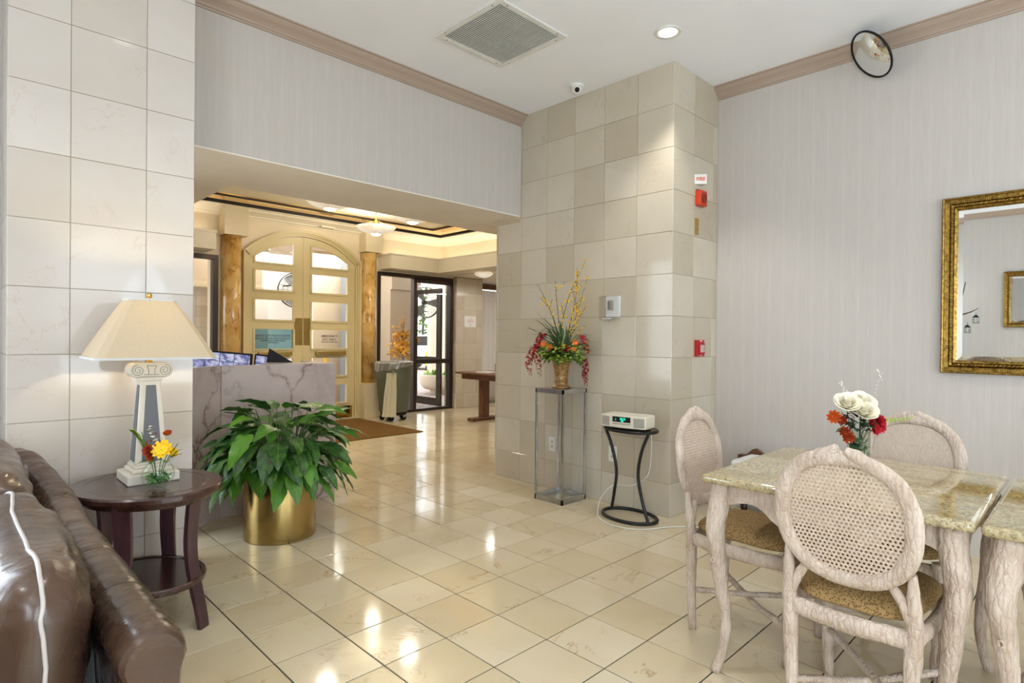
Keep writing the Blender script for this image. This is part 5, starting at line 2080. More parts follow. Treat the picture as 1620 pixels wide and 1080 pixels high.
# ------------------------------------------------------------------ glass pedestal with the tall arrangement
gp = thing('display_pedestal', 'tall display pedestal of clear glass in a steel frame', 'pedestal', (-3.035, 3.552, 0))
h = 0.145
PH = 0.885
for sx in (-1, 1):
    for sy in (-1, 1):
        MB().cbox((sx * (h - 0.008), sy * (h - 0.008), PH / 2), (0.016, 0.016, PH)).build('post', 'chrome', gp, bevel=0.002)
for z0, z1 in ((0.0, 0.042), (PH - 0.034, PH)):
    for s in (-1, 1):
        MB().box(-h, s * h - (0.012 if s > 0 else 0), z0, h, s * h + (0.012 if s < 0 else 0), z1).build('rail', 'chrome', gp, bevel=0.001)
        MB().box(s * h - (0.012 if s > 0 else 0), -h, z0, s * h + (0.012 if s < 0 else 0), h, z1).build('rail', 'chrome', gp, bevel=0.001)
for s in (-1, 1):
    MB().box(-h + 0.01, s * (h - 0.004) - 0.002, 0.04, h - 0.01, s * (h - 0.004) + 0.002, PH - 0.03).build('glass_panel', 'glass', gp)
    MB().box(s * (h - 0.004) - 0.002, -h + 0.01, 0.04, s * (h - 0.004) + 0.002, h - 0.01, PH - 0.03).build('glass_panel', 'glass', gp)
MB().box(-h + 0.008, -h + 0.008, PH - 0.012, h - 0.008, h - 0.008, PH + 0.002).build('top_plate', 'chrome', gp, bevel=0.001)
MB().box(-h + 0.01, -h + 0.01, 0.030, h - 0.01, h - 0.01, 0.036).build('glass_shelf', 'glass_clear', gp)

fa = thing('flower_arrangement', 'tall silk arrangement in a flared bronze vase, red blossoms hanging and yellow twigs rising', 'flowers', (-3.035, 3.552, PH + 0.002))
MB().lathe([(0.0, 0.0), (0.074, 0.0), (0.076, 0.008), (0.062, 0.020), (0.054, 0.034), (0.053, 0.052), (0.057, 0.058), (0.057, 0.064), (0.052, 0.070), (0.054, 0.10), (0.060, 0.15), (0.072, 0.205), (0.092, 0.250), (0.090, 0.252), (0.068, 0.205), (0.0, 0.19)], 48).build('vase', 'vase', fa)
F = 1.0
tw = MB()
buds = MB()
rs2 = random.Random(4)
def twig(pts, r0=0.0026, nb=26, side=3):
    P_ = crv(pts, 24)
    tw.tube(P_, lerp_r([r0, 0.0011], 24), 5)
    for k in range(nb):
        i = rs2.randrange(8, 25)
        p = P_[i] + Vector((rs2.uniform(-0.014, 0.014), rs2.uniform(-0.014, 0.014), rs2.uniform(-0.012, 0.012)))
        buds.ball(p, rs2.uniform(0.0035, 0.0058), 6, 5)
        tw.tube([P_[i], p], 0.0008, 4)
    for k in range(side):
        i = rs2.randrange(8, 20)
        d = Vector((rs2.uniform(-1, 1), rs2.uniform(-1, 1), rs2.uniform(0.5, 1.4))).normalized() * rs2.uniform(0.05, 0.12)
        tw.tube([P_[i], P_[i] + d * 0.5 + Vector((0, 0, 0.006)), P_[i] + d], 0.0013, 4)
        for q in range(6):
            buds.ball(P_[i] + d * rs2.uniform(0.3, 1) + Vector((rs2.uniform(-0.01, 0.01),) * 3), 0.0048, 6, 5)
twig([vp(0.0, 0, 0.2), vp(-0.04, 0, 0.45), vp(-0.10, 0, 0.62), vp(-0.155, 0.0, 0.735)], nb=16)
twig([vp(0.0, 0, 0.2), vp(-0.02, 0.02, 0.50), vp(-0.035, 0.02, 0.66), vp(-0.042, 0.02, 0.765)], nb=8, side=1)
twig([vp(0.0, 0, 0.2), vp(0.0, 0, 0.45), vp(0.06, 0, 0.70), vp(0.17, 0.0, 0.90)], nb=50, side=4)
twig([vp(0.02, 0, 0.2), vp(0.05, 0.02, 0.45), vp(0.09, 0.02, 0.62), vp(0.115, 0.02, 0.83)], nb=40, side=4)
twig([vp(0.02, 0, 0.2), vp(0.06, 0, 0.42), vp(0.12, 0, 0.60), vp(0.19, 0, 0.79)], nb=40, side=3)
twig([vp(0.02, 0.03, 0.2), vp(0.07, 0.03, 0.40), vp(0.13, 0.03, 0.50), vp(0.18, 0.0, 0.59)], nb=18, side=1)
twig([vp(0.02, -0.03, 0.2), vp(0.06, -0.03, 0.34), vp(0.12, 0, 0.42), vp(0.19, 0, 0.47)], nb=12, side=1)
stuff(tw.build('twigs', 'twig', fa))
stuff(buds.build('yellow_buds', 'yellow', fa))
mb = MB()
for k in range(64):
    a = rs2.uniform(0, 2 * pi)
    el = rs2.uniform(0.15, 1.35)
    M_ = dirM((0.02 * cos(a), 0.02 * sin(a), rs2.uniform(0.24, 0.34)), a, el)
    add_leaf(mb, M_, rs2.uniform(0.18, 0.31), 0.0062, rs2.uniform(0.3, 1.3), 0.3, 9)
stuff(mb.build('grass_blades', 'grass_leaf', fa, recalc=False))
mb = MB()
for k in range(420):
    a = rs2.uniform(0, 2 * pi)
    r_ = rs2.uniform(0.07, 0.165)
    p = Vector((r_ * cos(a), r_ * sin(a), rs2.uniform(0.225, 0.34) - r_ * 0.12))
    add_leaf(mb, dirM(p, rs2.uniform(0, 6.3), rs2.uniform(-0.4, 1.2)), rs2.uniform(0.018, 0.030), 0.011, 0.5, 0.3, 3)
stuff(mb.build('hydrangea', 'lime', fa, recalc=False))
mb = MB()
for (a, z, az, el, L_, w_) in ((-0.05, 0.27, -2.3, -0.6, 0.14, 0.022), (-0.02, 0.26, -0.9, -0.4, 0.12, 0.02), (0.10, 0.27, 0.3, -0.1, 0.10, 0.026), (0.12, 0.29, 0.6, 0.3, 0.10, 0.022), (-0.10, 0.27, 2.4, -0.2, 0.09, 0.022), (0.02, 0.27, -1.0, -0.8, 0.10, 0.02), (0.06, 0.3, 0.9, 0.6, 0.1, 0.02), (0.13, 0.36, 0.8, 0.2, 0.08, 0.018), (-0.08, 0.3, -2.0, 0.0, 0.10, 0.02), (0.0, 0.28, -0.6, -0.2, 0.11, 0.024), (0.09, 0.25, -0.2, -0.7, 0.09, 0.02)):
    add_leaf(mb, dirM(vp(a, -0.02, z), az, el), L_, w_, 0.8)
for k in range(40):
    a = rs2.uniform(0, 2 * pi)
    add_leaf(mb, dirM((0.03 * cos(a), 0.03 * sin(a), 0.26), a, rs2.uniform(-0.3, 0.9)), rs2.uniform(0.08, 0.15), 0.017, 1.0, 0.3, 5)
stuff(mb.build('foliage', 'leaf_small', fa, recalc=False))
def strand(pts, n, name='red_strand'):
    P_ = crv(pts, n)
    s_ = MB()
    for i, p in enumerate(P_):
        f = 1 - 0.55 * max(0, (i / n - 0.65) / 0.35)
        for q in range(4):
            a = rs2.uniform(0, 6.28)
            o_ = Vector((cos(a), sin(a), rs2.uniform(-0.3, 0.3))) * 0.013 * f
            add_leaf(s_, dirM(p + o_, a, rs2.uniform(-0.9, 0.4)), 0.021 * f, 0.010 * f, 0.9, 0.45, 3)
    return stuff(s_.build(name, 'crimson', fa, recalc=False))
strand([vp(-0.115, -0.02, 0.405), vp(-0.14, -0.02, 0.36), vp(-0.155, -0.02, 0.28), vp(-0.145, -0.02, 0.20), vp(-0.135, -0.02, 0.09)], 30)
strand([vp(-0.14, -0.03, 0.33), vp(-0.185, -0.03, 0.28), vp(-0.205, -0.03, 0.20), vp(-0.195, -0.03, 0.10)], 26)
strand([vp(0.13, -0.02, 0.39), vp(0.155, -0.02, 0.35), vp(0.17, -0.02, 0.30), vp(0.18, -0.02, 0.27)], 16)
strand([vp(0.15, -0.02, 0.235), vp(0.165, -0.02, 0.18), vp(0.163, -0.02, 0.10), vp(0.172, -0.02, 0.015)], 26)
mb = MB()
mb.tube(crv([vp(0.0, 0, 0.25), vp(0.10, -0.01, 0.34), vp(0.155, -0.02, 0.30), vp(0.155, -0.02, 0.22)], 10), 0.0014, 5)
mb.tube(crv([vp(0.0, 0, 0.25), vp(-0.08, -0.01, 0.43), vp(-0.15, -0.02, 0.38), vp(-0.16, -0.02, 0.28)], 12), 0.0014, 5)
stuff(mb.build('drooping_stems', 'twig', fa))
for (a, z, r_) in ((-0.115, 0.325, 0.026), (-0.080, 0.305, 0.030), (0.058, 0.295, 0.030), (0.075, 0.335, 0.026)):
    petal_flower(r_ * 0.95, 6, 1, 0.45, 'orange', fa, 'orange_lily', look(vp(a, -0.07, z), vp(a * 2, -0.4, 0.15), rs2.uniform(0, 1)), tip=0.15, wk=0.75)
petal_flower(0.034, 8, 4, 0.5, 'crimson', fa, 'red_bloom', look(vp(0.015, -0.07, 0.292), vp(0, -0.4, 0.1)), tip=0.8)

for ch in fa.children:
    if ch.name.startswith('vase'):
        continue
    for v_ in ch.data.vertices:
        v_.co.x *= 1.28
        v_.co.y *= 1.28
        v_.co.z = 0.21 + (v_.co.z - 0.21) * (1.17 if v_.co.z > 0.21 else 0.95)
        if v_.co.y > 0.08:
            v_.co.y = 0.08 + (v_.co.y - 0.08) * 0.32

# ------------------------------------------------------------------ wrought side table with the radio
AX, AY = -2.375, 3.545
at = thing('side_table', 'black metal side table with curved hourglass legs and an oval stone top', 'table', (AX, AY, 0), R(-5))
def oval_ring(a, b, z, r, n=48):
    return [(a * cos(2 * pi * k / n), b * sin(2 * pi * k / n), z) for k in range(n)]
MB().tube(oval_ring(0.215, 0.150, 0.014, 0.012), 0.0125, 8, closed=True).build('base_ring', 'black_metal', at)
MB().tube(oval_ring(0.208, 0.148, 0.636, 0.01), 0.0115, 8, closed=True).build('top_ring', 'black_metal', at)
MT['stone_top'] = marble('stone_top', S(70, 56, 46), S(110, 84, 62), S(96, 78, 64), S(170, 140, 110), 0.12, 0.6, 5.0)
mb = MB().lathe([(0.202, 0.630), (0.202, 0.644)], 48, sy=0.70, cap=True)
mb.build('tabletop', 'stone_top', at)
for s, yb in ((-1, 0.0), (1, 0.0)):
    p = crv([(s * 0.195, -0.045, 0.63), (s * 0.135, -0.04, 0.50), (s * 0.098, -0.03, 0.33), (s * 0.125, -0.02, 0.16), (s * 0.200, -0.045 if s > 0 else 0.04, 0.016)], 30)
    MB().tube(p, 0.0115, 8).build('leg', 'black_metal', at)
    p = crv([(s * 0.150, 0.095, 0.63), (s * 0.11, 0.08, 0.50), (s * 0.075, 0.07, 0.33), (s * 0.10, 0.08, 0.16), (s * 0.16, 0.10, 0.016)], 30) if s < -5 else None
rd = thing('clock_radio', 'cream table radio with a glowing green clock display', 'radio', (-2.365, 3.500, 0.648), R(8))
MB().box(-0.14, -0.085, 0.0, 0.14, 0.085, 0.012).build('foot', 'black', rd, bevel=0.003)
mb = MB()
prof = []
for k in range(13):
    t = -1 + 2 * k / 12
    prof.append((0.172 * t, -0.100 + 0.022 * t * t))
prof += [(0.172, 0.07), (0.150, 0.105), (-0.150, 0.105), (-0.172, 0.07)]
mb.prism(prof, lambda p, q, a: (p, q, a), 0.012, 0.098)
MT['radio_body'] = plain('radio_body', S(222, 214, 194), 0.4)
MT['grille'] = plain('grille', S(160, 156, 146), 0.6)
mb.build('body', 'radio_body', rd, bevel=0.006)
def rfront(x0, x1, z0, z1, dy, name, mat, lab=None):
    mb = MB()
    n = 8
    for k in range(n):
        a, b = x0 + (x1 - x0) * k / n, x0 + (x1 - x0) * (k + 1) / n
        ya, yb = -0.100 + 0.022 * (a / 0.172) ** 2, -0.100 + 0.022 * (b / 0.172) ** 2
        mb.add([(a, ya - dy, z0), (b, yb - dy, z0), (b, yb - dy, z1), (a, ya - dy, z1), (a, ya + 0.002, z0), (b, yb + 0.002, z0), (b, yb + 0.002, z1), (a, ya + 0.002, z1)],
               [(0, 1, 2, 3), (4, 7, 6, 5), (0, 4, 5, 1), (3, 2, 6, 7)] + ([(0, 3, 7, 4)] if k == 0 else []) + ([(1, 5, 6, 2)] if k == n - 1 else []))
    o = mb.build(name, mat, rd)
    if lab:
        tag(o, lab)
    return o
rfront(-0.162, -0.098, 0.022, 0.086, 0.0012, 'speaker_grille', 'grille')
rfront(0.088, 0.162, 0.022, 0.086, 0.0012, 'speaker_grille', 'grille')
rfront(-0.072, 0.066, 0.052, 0.090, 0.0012, 'display', 'black', 'black display window')
rfront(-0.072, 0.066, 0.036, 0.044, 0.0012, 'disc_slot', 'grille')
MT['lcd'] = glow('lcd', (0.02, 0.85, 0.5, 1), 0.9)
for s_, x_, z_, t_ in ((0.020, 0.008, 0.075, '10:12'), (0.015, 0.006, 0.060, 'FM'), (0.018, -0.045, 0.070, 'i')):
    o = text(t_, s_, (x_, -0.1022, z_), 'lcd', rd, rot=(R(90), 0, 0), name='display_digits', bold=0.0006)
    stuff(o)
cdp = crv([(-2.27, 3.60, 0.655), (-2.262, 3.64, 0.60), (-2.275, 3.66, 0.42), (-2.32, 3.68, 0.28), (-2.46, 3.70, 0.19), (-2.60, 3.66, 0.17), (-2.63, 3.56, 0.10), (-2.60, 3.47, 0.02), (-2.50, 3.36, 0.006), (-2.33, 3.295, 0.006), (-2.16, 3.36, 0.006), (-2.05, 3.56, 0.006), (-1.92, 3.70, 0.006), (-1.6, 3.95, 0.006)], 110)
tag(MB().tube(cdp, 0.0038, 7).build('power_cord', 'white_plastic'), 'white power cord looping from the radio down to the floor tiles', 'cord')

# ------------------------------------------------------------------ wall fixtures


def outlet(x, z, label):
    r_ = thing('wall_outlet', label, 'outlet', (x, YC, z), 0, 'duplex outlets low on the tiled column')
    MB().box(-0.038, -0.007, -0.060, 0.038, 0.0, 0.060).build('cover_plate', 'white_plastic', r_, bevel=0.002)
    for s in (-1, 1):
        mb = MB().prism([(0.017 * cos(2 * pi * k / 16), 0.015 * sin(2 * pi * k / 16) + s * 0.021) for k in range(16)], lambda p, q, a: (p, a, q), -0.009, -0.006)
        MT.setdefault('ivory', plain('ivory', S(206, 194, 164), 0.5))
        f_ = mb.build('socket', 'ivory', r_)
        MB().box(-0.008, -0.0095, s * 0.021 - 0.004, -0.005, -0.008, s * 0.021 + 0.006).box(0.005, -0.0095, s * 0.021 - 0.004, 0.008, -0.008, s * 0.021 + 0.006).build('slots', 'black', f_)
    return r_


outlet(-3.288, 0.381, 'white wall outlet seen through the glass pedestal')
outlet(-2.662, 0.390, 'white wall outlet behind the black side table')

# clear shielded dispenser box (thermostat guard)
tg = thing('thermostat_guard', 'clear plastic guard over a small thermostat on the tiled column', 'thermostat', (-2.688, YC, 1.521))
MB().box(-0.045, -0.018, -0.070, 0.085, 0.0, 0.090).build('back_plate', 'white_plastic', tg, bevel=0.004)
MB().box(-0.020, -0.034, -0.018, 0.030, -0.018, 0.060).build('thermostat', 'grille', tg, bevel=0.003)
MB().box(-0.014, -0.038, -0.006, 0.006, -0.034, 0.050).build('dial', 'concrete_dark', tg, bevel=0.002)
MB().box(-0.055, -0.048, -0.088, 0.01, -0.010, -0.078).build('ledge', 'white_plastic', tg, bevel=0.002)
for b_ in ((-0.085, -0.055, -0.090, 0.085, -0.053, 0.090), (-0.085, -0.055, -0.090, -0.083, 0.0, 0.090), (0.083, -0.055, -0.090, 0.085, 0.0, 0.090), (-0.085, -0.055, 0.088, 0.085, 0.0, 0.090), (-0.085, -0.055, -0.090, 0.085, 0.0, -0.088)):
    MB().box(*b_).build('guard_wall', 'glass_guard', tg) if 'glass_guard' in MT else MB().box(*b_).build('guard_wall', 'glass_clear', tg)
MB().lathe([(0.0, -0.104), (0.006, -0.100), (0.007, -0.092), (0.0, -0.090)], 12, c=(0.0, -0.04, 0)).build('lock', 'chrome', tg)

XF = XE
fs_ = thing('fire_sign', 'small white wedge sign reading FIRE in orange on the column side', 'sign', (XF, 4.105, 2.487))
mb = MB().prism([(0, -0.055), (0.070, 0), (0, 0.055)], lambda p, q, a: (p, q, a), -0.036, 0.036)
mb.build('sign_body', 'white_plastic', fs_)
MT['sign_orange'] = plain('sign_orange', S(226, 92, 40), 0.6)
o = text('FIRE', 0.036, (0.0362, -0.0283, 0.0), 'sign_orange', fs_, rot=(R(90), 0, math.atan2(0.055, 0.070)), name='lettering', bold=0.001)
stuff(o)
fh = thing('fire_alarm_horn', 'square orange-red fire alarm horn under the FIRE sign', 'alarm', (XF, 4.112, 2.348))
MB().box(0.0, -0.052, -0.058, 0.046, 0.052, 0.058).build('housing', 'orange_red', fh, bevel=0.006, seg=3)
for k, r_ in enumerate((0.012, 0.025, 0.038)):
    MB().tube([(0.047, r_ * cos(2 * pi * q / 28), r_ * sin(2 * pi * q / 28)) for q in range(28)], 0.0028, 6, closed=True).build('grille_ring', 'horn_dark', fh)
MB().box(0.0, -0.045, 0.058, 0.02, -0.01, 0.064).build('mounting_tab', 'black', fh)
br = tag(MB().box(XF, 4.058, 2.140, XF + 0.006, 4.112, 2.198).build('brass_plate', 'brass_shiny', bevel=0.001), 'upper of the two small brass plates under the alarm horn', 'plate', 'brass plates on the column side')
br = tag(MB().box(XF, 4.058, 2.077, XF + 0.006, 4.112, 2.135).build('brass_plate', 'brass_shiny', bevel=0.001), 'lower of the two small brass plates under the alarm horn', 'plate', 'brass plates on the column side')
fp = thing('fire_alarm_pull', 'red fire alarm pull station on the column side at chest height', 'alarm', (XF, 4.125, 1.217))
MB().box(0.0, -0.052, -0.062, 0.030, 0.052, 0.062).build('housing', 'red_paint', fp, bevel=0.004)
mb = MB().box(0.030, -0.042, -0.045, 0.042, 0.042, 0.040)
mb.build('handle_frame', 'red_paint', fp, bevel=0.005)
MB().box(0.040, -0.028, -0.030, 0.045, 0.026, 0.026).build('window', 'mirror', fp, bevel=0.002)
MB().lathe([(0.0, 0.0), (0.010, 0.0), (0.010, 0.012), (0.0, 0.014)], 14, c=(0.032, -0.01, 0.046)).build('lock', 'chrome', fp)
o = text('PULL', 0.013, (0.0305, 0, -0.054), 'white_plastic', fp, rot=(R(90), 0, R(90)), name='lettering')
stuff(o)

# ------------------------------------------------------------------ gilt mirrors


def gilt_mirror(loc, rotz, W_, H_, label, name='wall_mirror', group=None, fine=True):
    """centre at loc, face toward local -y"""
    r_ = thing(name, label, 'mirror', loc, rotz, group)
    fw = 0.078
    prof = [(0.0, 0.0), (0.0, 0.030), (0.006, 0.036), (0.012, 0.034), (0.014, 0.026), (0.036, 0.018), (0.044, 0.024), (0.056, 0.026), (0.061, 0.020), (0.062, 0.026), (0.072, 0.022), (0.078, 0.012), (0.078, 0.0)]
    mb = MB()
    ring_ = []
    for (a, d) in prof:
        x, z = W_ / 2 - a, H_ / 2 - a
        ring_.append([(-x, -d, -z), (x, -d, -z), (x, -d, z), (-x, -d, z)])
    vs = [p for q in ring_ for p in q]
    for i in range(len(prof) - 1):
        for k in range(4):
            mb.add([ring_[i][k], ring_[i][(k + 1) % 4], ring_[i + 1][(k + 1) % 4], ring_[i + 1][k]], [(0, 1, 2, 3)])
    mb.build('frame', 'gilt', r_)
    gw, gh = W_ / 2 - fw, H_ / 2 - fw
    b_ = 0.026
    mm = MB()
    o1 = [(-gw, -0.008, -gh), (gw, -0.008, -gh), (gw, -0.008, gh), (-gw, -0.008, gh)]
    o2 = [(-gw + b_, -0.0105, -gh + b_), (gw - b_, -0.0105, -gh + b_), (gw - b_, -0.0105, gh - b_), (-gw + b_, -0.0105, gh - b_)]
    mm.add(o1 + o2, [(0, 1, 5, 4), (1, 2, 6, 5), (2, 3, 7, 6), (3, 0, 4, 7), (4, 5, 6, 7)])
    tag(mm.build('mirror_glass', 'mirror', r_, recalc=False), 'bevelled silver mirror glass')
    if fine:
        rb = MB()
        bd = MB()
        for side in range(4):
            L_ = (W_ if side % 2 == 0 else H_)
            n = int(L_ / 0.0105)
            for k in range(n):
                t = -L_ / 2 + 0.02 + (L_ - 0.04) * (k + 0.5) / n
                if abs(t) > L_ / 2 - 0.024:
                    continue
                q0, q1 = 0.014, 0.036
                if side == 0:
                    rb.box(t - 0.0028, -0.028, -H_ / 2 + q0, t + 0.0028, -0.02, -H_ / 2 + q1)
                elif side == 2:
                    rb.box(t - 0.0028, -0.028, H_ / 2 - q1, t + 0.0028, -0.02, H_ / 2 - q0)
                elif side == 1:
                    rb.box(W_ / 2 - q1, -0.028, t - 0.0028, W_ / 2 - q0, -0.02, t + 0.0028)
                else:
                    rb.box(-W_ / 2 + q0, -0.028, t - 0.0028, -W_ / 2 + q1, -0.02, t + 0.0028)
            n = int(L_ / 0.021)
            for k in range(n):
                t = -L_ / 2 + 0.06 + (L_ - 0.12) * (k + 0.5) / n
                c_ = {0: (t, -0.027, -H_ / 2 + 0.050), 2: (t, -0.027, H_ / 2 - 0.050), 1: (W_ / 2 - 0.050, -0.027, t), 3: (-W_ / 2 + 0.050, -0.027, t)}[side]
                ax_ = R(35) + (0 if side % 2 == 0 else R(90))
                bd.ball(c_, (0.0125, 0.006, 0.0048), 8, 6, M=Matrix.Rotation(-ax_, 4, 'Y'))
        stuff(rb.build('ribbing', 'gilt', r_, recalc=False))
        stuff(bd.build('rope_beading', 'gilt', r_, recalc=False))
    return r_


gilt_mirror((-0.05, YR, 1.625), 0.0, 1.30, 1.062, 'large gilt framed wall mirror above the dining tables at the right edge')
gilt_mirror((-0.55, -2.6, 1.93), pi, 1.0, 0.83, 'gilt framed mirror on the opposite wall, seen reflected in the large mirror', fine=False)

# convex safety mirror
cvn = Vector((-0.6125, -0.517, -0.60)).normalized()
cm = thing('convex_mirror', 'round black-rimmed convex safety mirror high in the corner over the dining wall', 'mirror', (-1.06, 4.25, 3.115))
q = cvn.to_track_quat('Z', 'Y')
Mq = q.to_matrix().to_4x4()
RR = 0.158
prof = []
Rc = 0.34
for k in range(13):
    t = k / 12
    r_ = RR * t
    prof.append((max(r_, 0.0), math.sqrt(Rc * Rc - r_ * r_) - math.sqrt(Rc * Rc - RR * RR)))
mb = MB().lathe(prof, 48)
mb.v = [tuple(Mq @ Vector(p)) for p in mb.v]
mb.build('mirror_dome', 'mirror', cm)
mb = MB().tube([(RR * cos(2 * pi * k / 48), RR * sin(2 * pi * k / 48), 0) for k in range(48)], (0.008, 0.006), 8, closed=True, flat=(0, 0, 1))
mb.v = [tuple(Mq @ Vector(p)) for p in mb.v]
mb.build('rim', 'black', cm)
mb = MB().lathe([(0.0, -0.03), (0.10, -0.02), (RR, 0.0)], 32)
mb.v = [tuple(Mq @ Vector(p)) for p in mb.v]
mb.build('back_shell', 'black', cm)
MB().tube([tuple(Mq @ Vector((0, 0, -0.025))), (0.04, 0.10, 0.04), (0.05, 0.165, 0.05)], 0.010, 8).build('bracket', 'black', cm)

# ------------------------------------------------------------------ ceiling fittings of the main room
vt = thing('ceiling_vent', 'square white return-air grille with fine slats in the ceiling', 'vent', (-2.800, 2.636, CEIL))
va, vb_ = 0.308, 0.268
mb = MB()
ring(mb, -va, va, -va, va, -vb_, vb_, -vb_, vb_, -0.012, 0.0)
mb.build('frame', 'white_plastic', vt, bevel=0.003)
MB().box(-vb_, -vb_, -0.002, vb_, vb_, 0.0).build('backing', 'black', vt)
NSL = 34
sm = MB().box(-vb_, -0.0029, -0.010, vb_, 0.0029, -0.006, M=Matrix.Rotation(R(0), 4, 'X')).mesh('slat')
sm.materials.append(MT['white_plastic'])
for k in range(NSL):
    inst('slat', sm, vt, loc=(0, -vb_ + 2 * vb_ * (k + 0.5) / NSL, 0), rot=(R(0), 0, 0))
scm = MB().lathe([(0.0, -0.014), (0.005, -0.013), (0.006, -0.012)], 10).mesh('screw')
scm.materials.append(MT['chrome'])
for s in (-1, 1):
    for t in (-1, 1):
        inst('screw', scm, vt, loc=(s * 0.288, t * 0.225, 0))
        inst('screw', scm, vt, loc=(s * 0.225, t * 0.288, 0))



def downlight(x, y, power, label, z=CEIL, group='round recessed ceiling downlights', col=NEUT, spot=120):
    r_ = thing('downlight', label, 'ceiling light', (x, y, z), 0, group)
    MB().lathe([(0.060, -0.0005), (0.062, -0.006), (0.083, -0.006), (0.086, 0.0)], 40).build('trim_ring', 'white_plastic', r_)
    MB().lathe([(0.0, 0.0), (0.061, -0.002)], 32).build('lens', 'lamp_glow', r_)
    light('downlight_lamp', 'SPOT', (x, y, z - 0.02), (0, 0, 0), power, col, spot=R(spot), blend=0.55, radius=0.05)
    return r_


downlight(-1.998, 3.362, 62, 'round recessed downlight in the ceiling near the tiled column', spot=96)
for k, (x, y) in enumerate(((-1.998, 0.9), (0.5, 3.3), (0.5, 0.9), (-1.998, -1.5), (0.5, -1.5), (2.8, 3.3), (2.8, 0.9), (2.8, -1.5))):  # unseen downlights added to fill the room with light
    downlight(x, y, 36, 'unseen round downlight added for fill light, over the ' + ('brass planter side of the room', 'second dining table', 'open floor before the sofa', 'sofa', 'table across the room', 'east window nearer the tables', 'gap between the east windows', 'east window nearer the sofa')[k])
dcam = thing('dome_camera', 'small white dome security camera on the ceiling by the tiled column', 'camera', (-2.925, 3.575, CEIL))
MB().lathe([(0.0, -0.022), (0.046, -0.022), (0.054, -0.010), (0.056, 0.0)], 28, cap=False).build('base', 'white_plastic', dcam)
MB().ball((0, 0, -0.030), 0.040, 24, 16).build('eyeball', 'white_plastic', dcam)
dd = Vector((0.62, -0.62, -0.48)).normalized()
mb = MB().lathe([(0.0, 0.041), (0.016, 0.0395), (0.020, 0.034)], 20)
Mq = dd.to_track_quat('Z', 'Y').to_matrix().to_4x4()
mb.v = [tuple(Mq @ Vector(p) + Vector((0, 0, -0.030))) for p in mb.v]
mb.build('lens', 'black', dcam)

# ------------------------------------------------------------------ alabaster pendants of the lobby
pend = None
plabs = ('alabaster bowl pendant hanging lowest, in full view before the mirror band', 'alabaster bowl pendant nearest the reception desk, upper part hidden by the header', 'alabaster bowl pendant at the right, just under the header edge')
for k, (x, y, z) in enumerate(((-7.03, 4.29, 2.665), (-6.06, 3.113, 2.675), (-6.02, 4.19, 2.675))):
    if pend is None:
        pend = thing('pendant_lamp', plabs[0], 'pendant lamp', (x, y, z), 0, 'alabaster bowl pendants of the lobby')
        MB().lathe([(0.075, 0.030), (0.13, 0.040), (0.195, 0.062), (0.24, 0.090), (0.270, 0.120), (0.266, 0.124), (0.236, 0.097), (0.19, 0.071), (0.075, 0.040)], 48).build('bowl', 'alabaster', pend)
        MB().lathe([(0.078, 0.024), (0.084, 0.028), (0.084, 0.038), (0.078, 0.042)], 32).build('brass_ring', 'brass_shiny', pend)
        MB().lathe([(0.0, 0.0), (0.035, 0.004), (0.06, 0.014), (0.076, 0.030)], 32).build('lower_dish', 'lamp_glow', pend)
        MB().lathe([(0.0, 0.05), (0.016, 0.05), (0.016, 0.12), (0.026, 0.13), (0.026, 0.20), (0.012, 0.215), (0.007, 0.22), (0.007, 0.36), (0.05, 0.362), (0.05, 0.38)], 16).build('stem', 'brass_shiny', pend)
        mb = MB()
        for q in range(3):
            d = Vector((cos(q * 2.094 + 0.5), sin(q * 2.094 + 0.5), 0))
            mb.tube([d * 0.215 + Vector((0, 0, 0.105)), d * 0.022 + Vector((0, 0, 0.21))], 0.0022, 5)
        mb.build('support_rod', 'brass_shiny', pend)
        o = pend
    else:
        o = copy_tree(pend)
        o['label'] = plabs[k]
        o.location = (x, y, z)
    light('pendant_light', 'POINT', (x, y, z + 0.17), (0, 0, 0), 40, WARM, radius=0.10)
    light('pendant_down', 'SPOT', (x, y, z - 0.02), (0, 0, 0), 52, WARM, spot=R(150), blend=0.8, radius=0.08)

# ------------------------------------------------------------------ lobby floor things
mt = tag(MB().box(-8.15, 2.75, 0.0, -6.445, 4.69, 0.010).build('entrance_mat', 'mat', bevel=0.003), 'wide brown fibre entrance mat before the arched doors', 'mat')

tc = thing('trash_can', 'round grey-green wheeled trash can with a clear liner', 'trash can', (-7.72, 5.05, 0))
MB().lathe([(0.0, 0.13), (0.215, 0.13), (0.225, 0.15), (0.262, 0.62), (0.270, 0.64), (0.274, 0.66), (0.274, 0.86), (0.282, 0.868), (0.282, 0.885), (0.268, 0.885), (0.255, 0.60), (0.21, 0.16), (0.0, 0.15)], 48).build('barrel', 'green_can', tc)
MB().lathe([(0.0, 0.085), (0.20, 0.085), (0.205, 0.13), (0.0, 0.13)], 32).build('dolly', 'black', tc)
for k in range(5):
    a = 2 * pi * k / 5 + 0.5
    x, y = 0.175 * cos(a), 0.175 * sin(a)
    mb = MB().tube([(x - 0.012, y, 0.040), (x + 0.012, y, 0.040)], 0.040, 18)
    c_ = mb.build('caster', 'black', tc)
    MB().box(x - 0.018, y - 0.02, 0.05, x + 0.018, y + 0.02, 0.088).build('fork', 'chrome', c_)
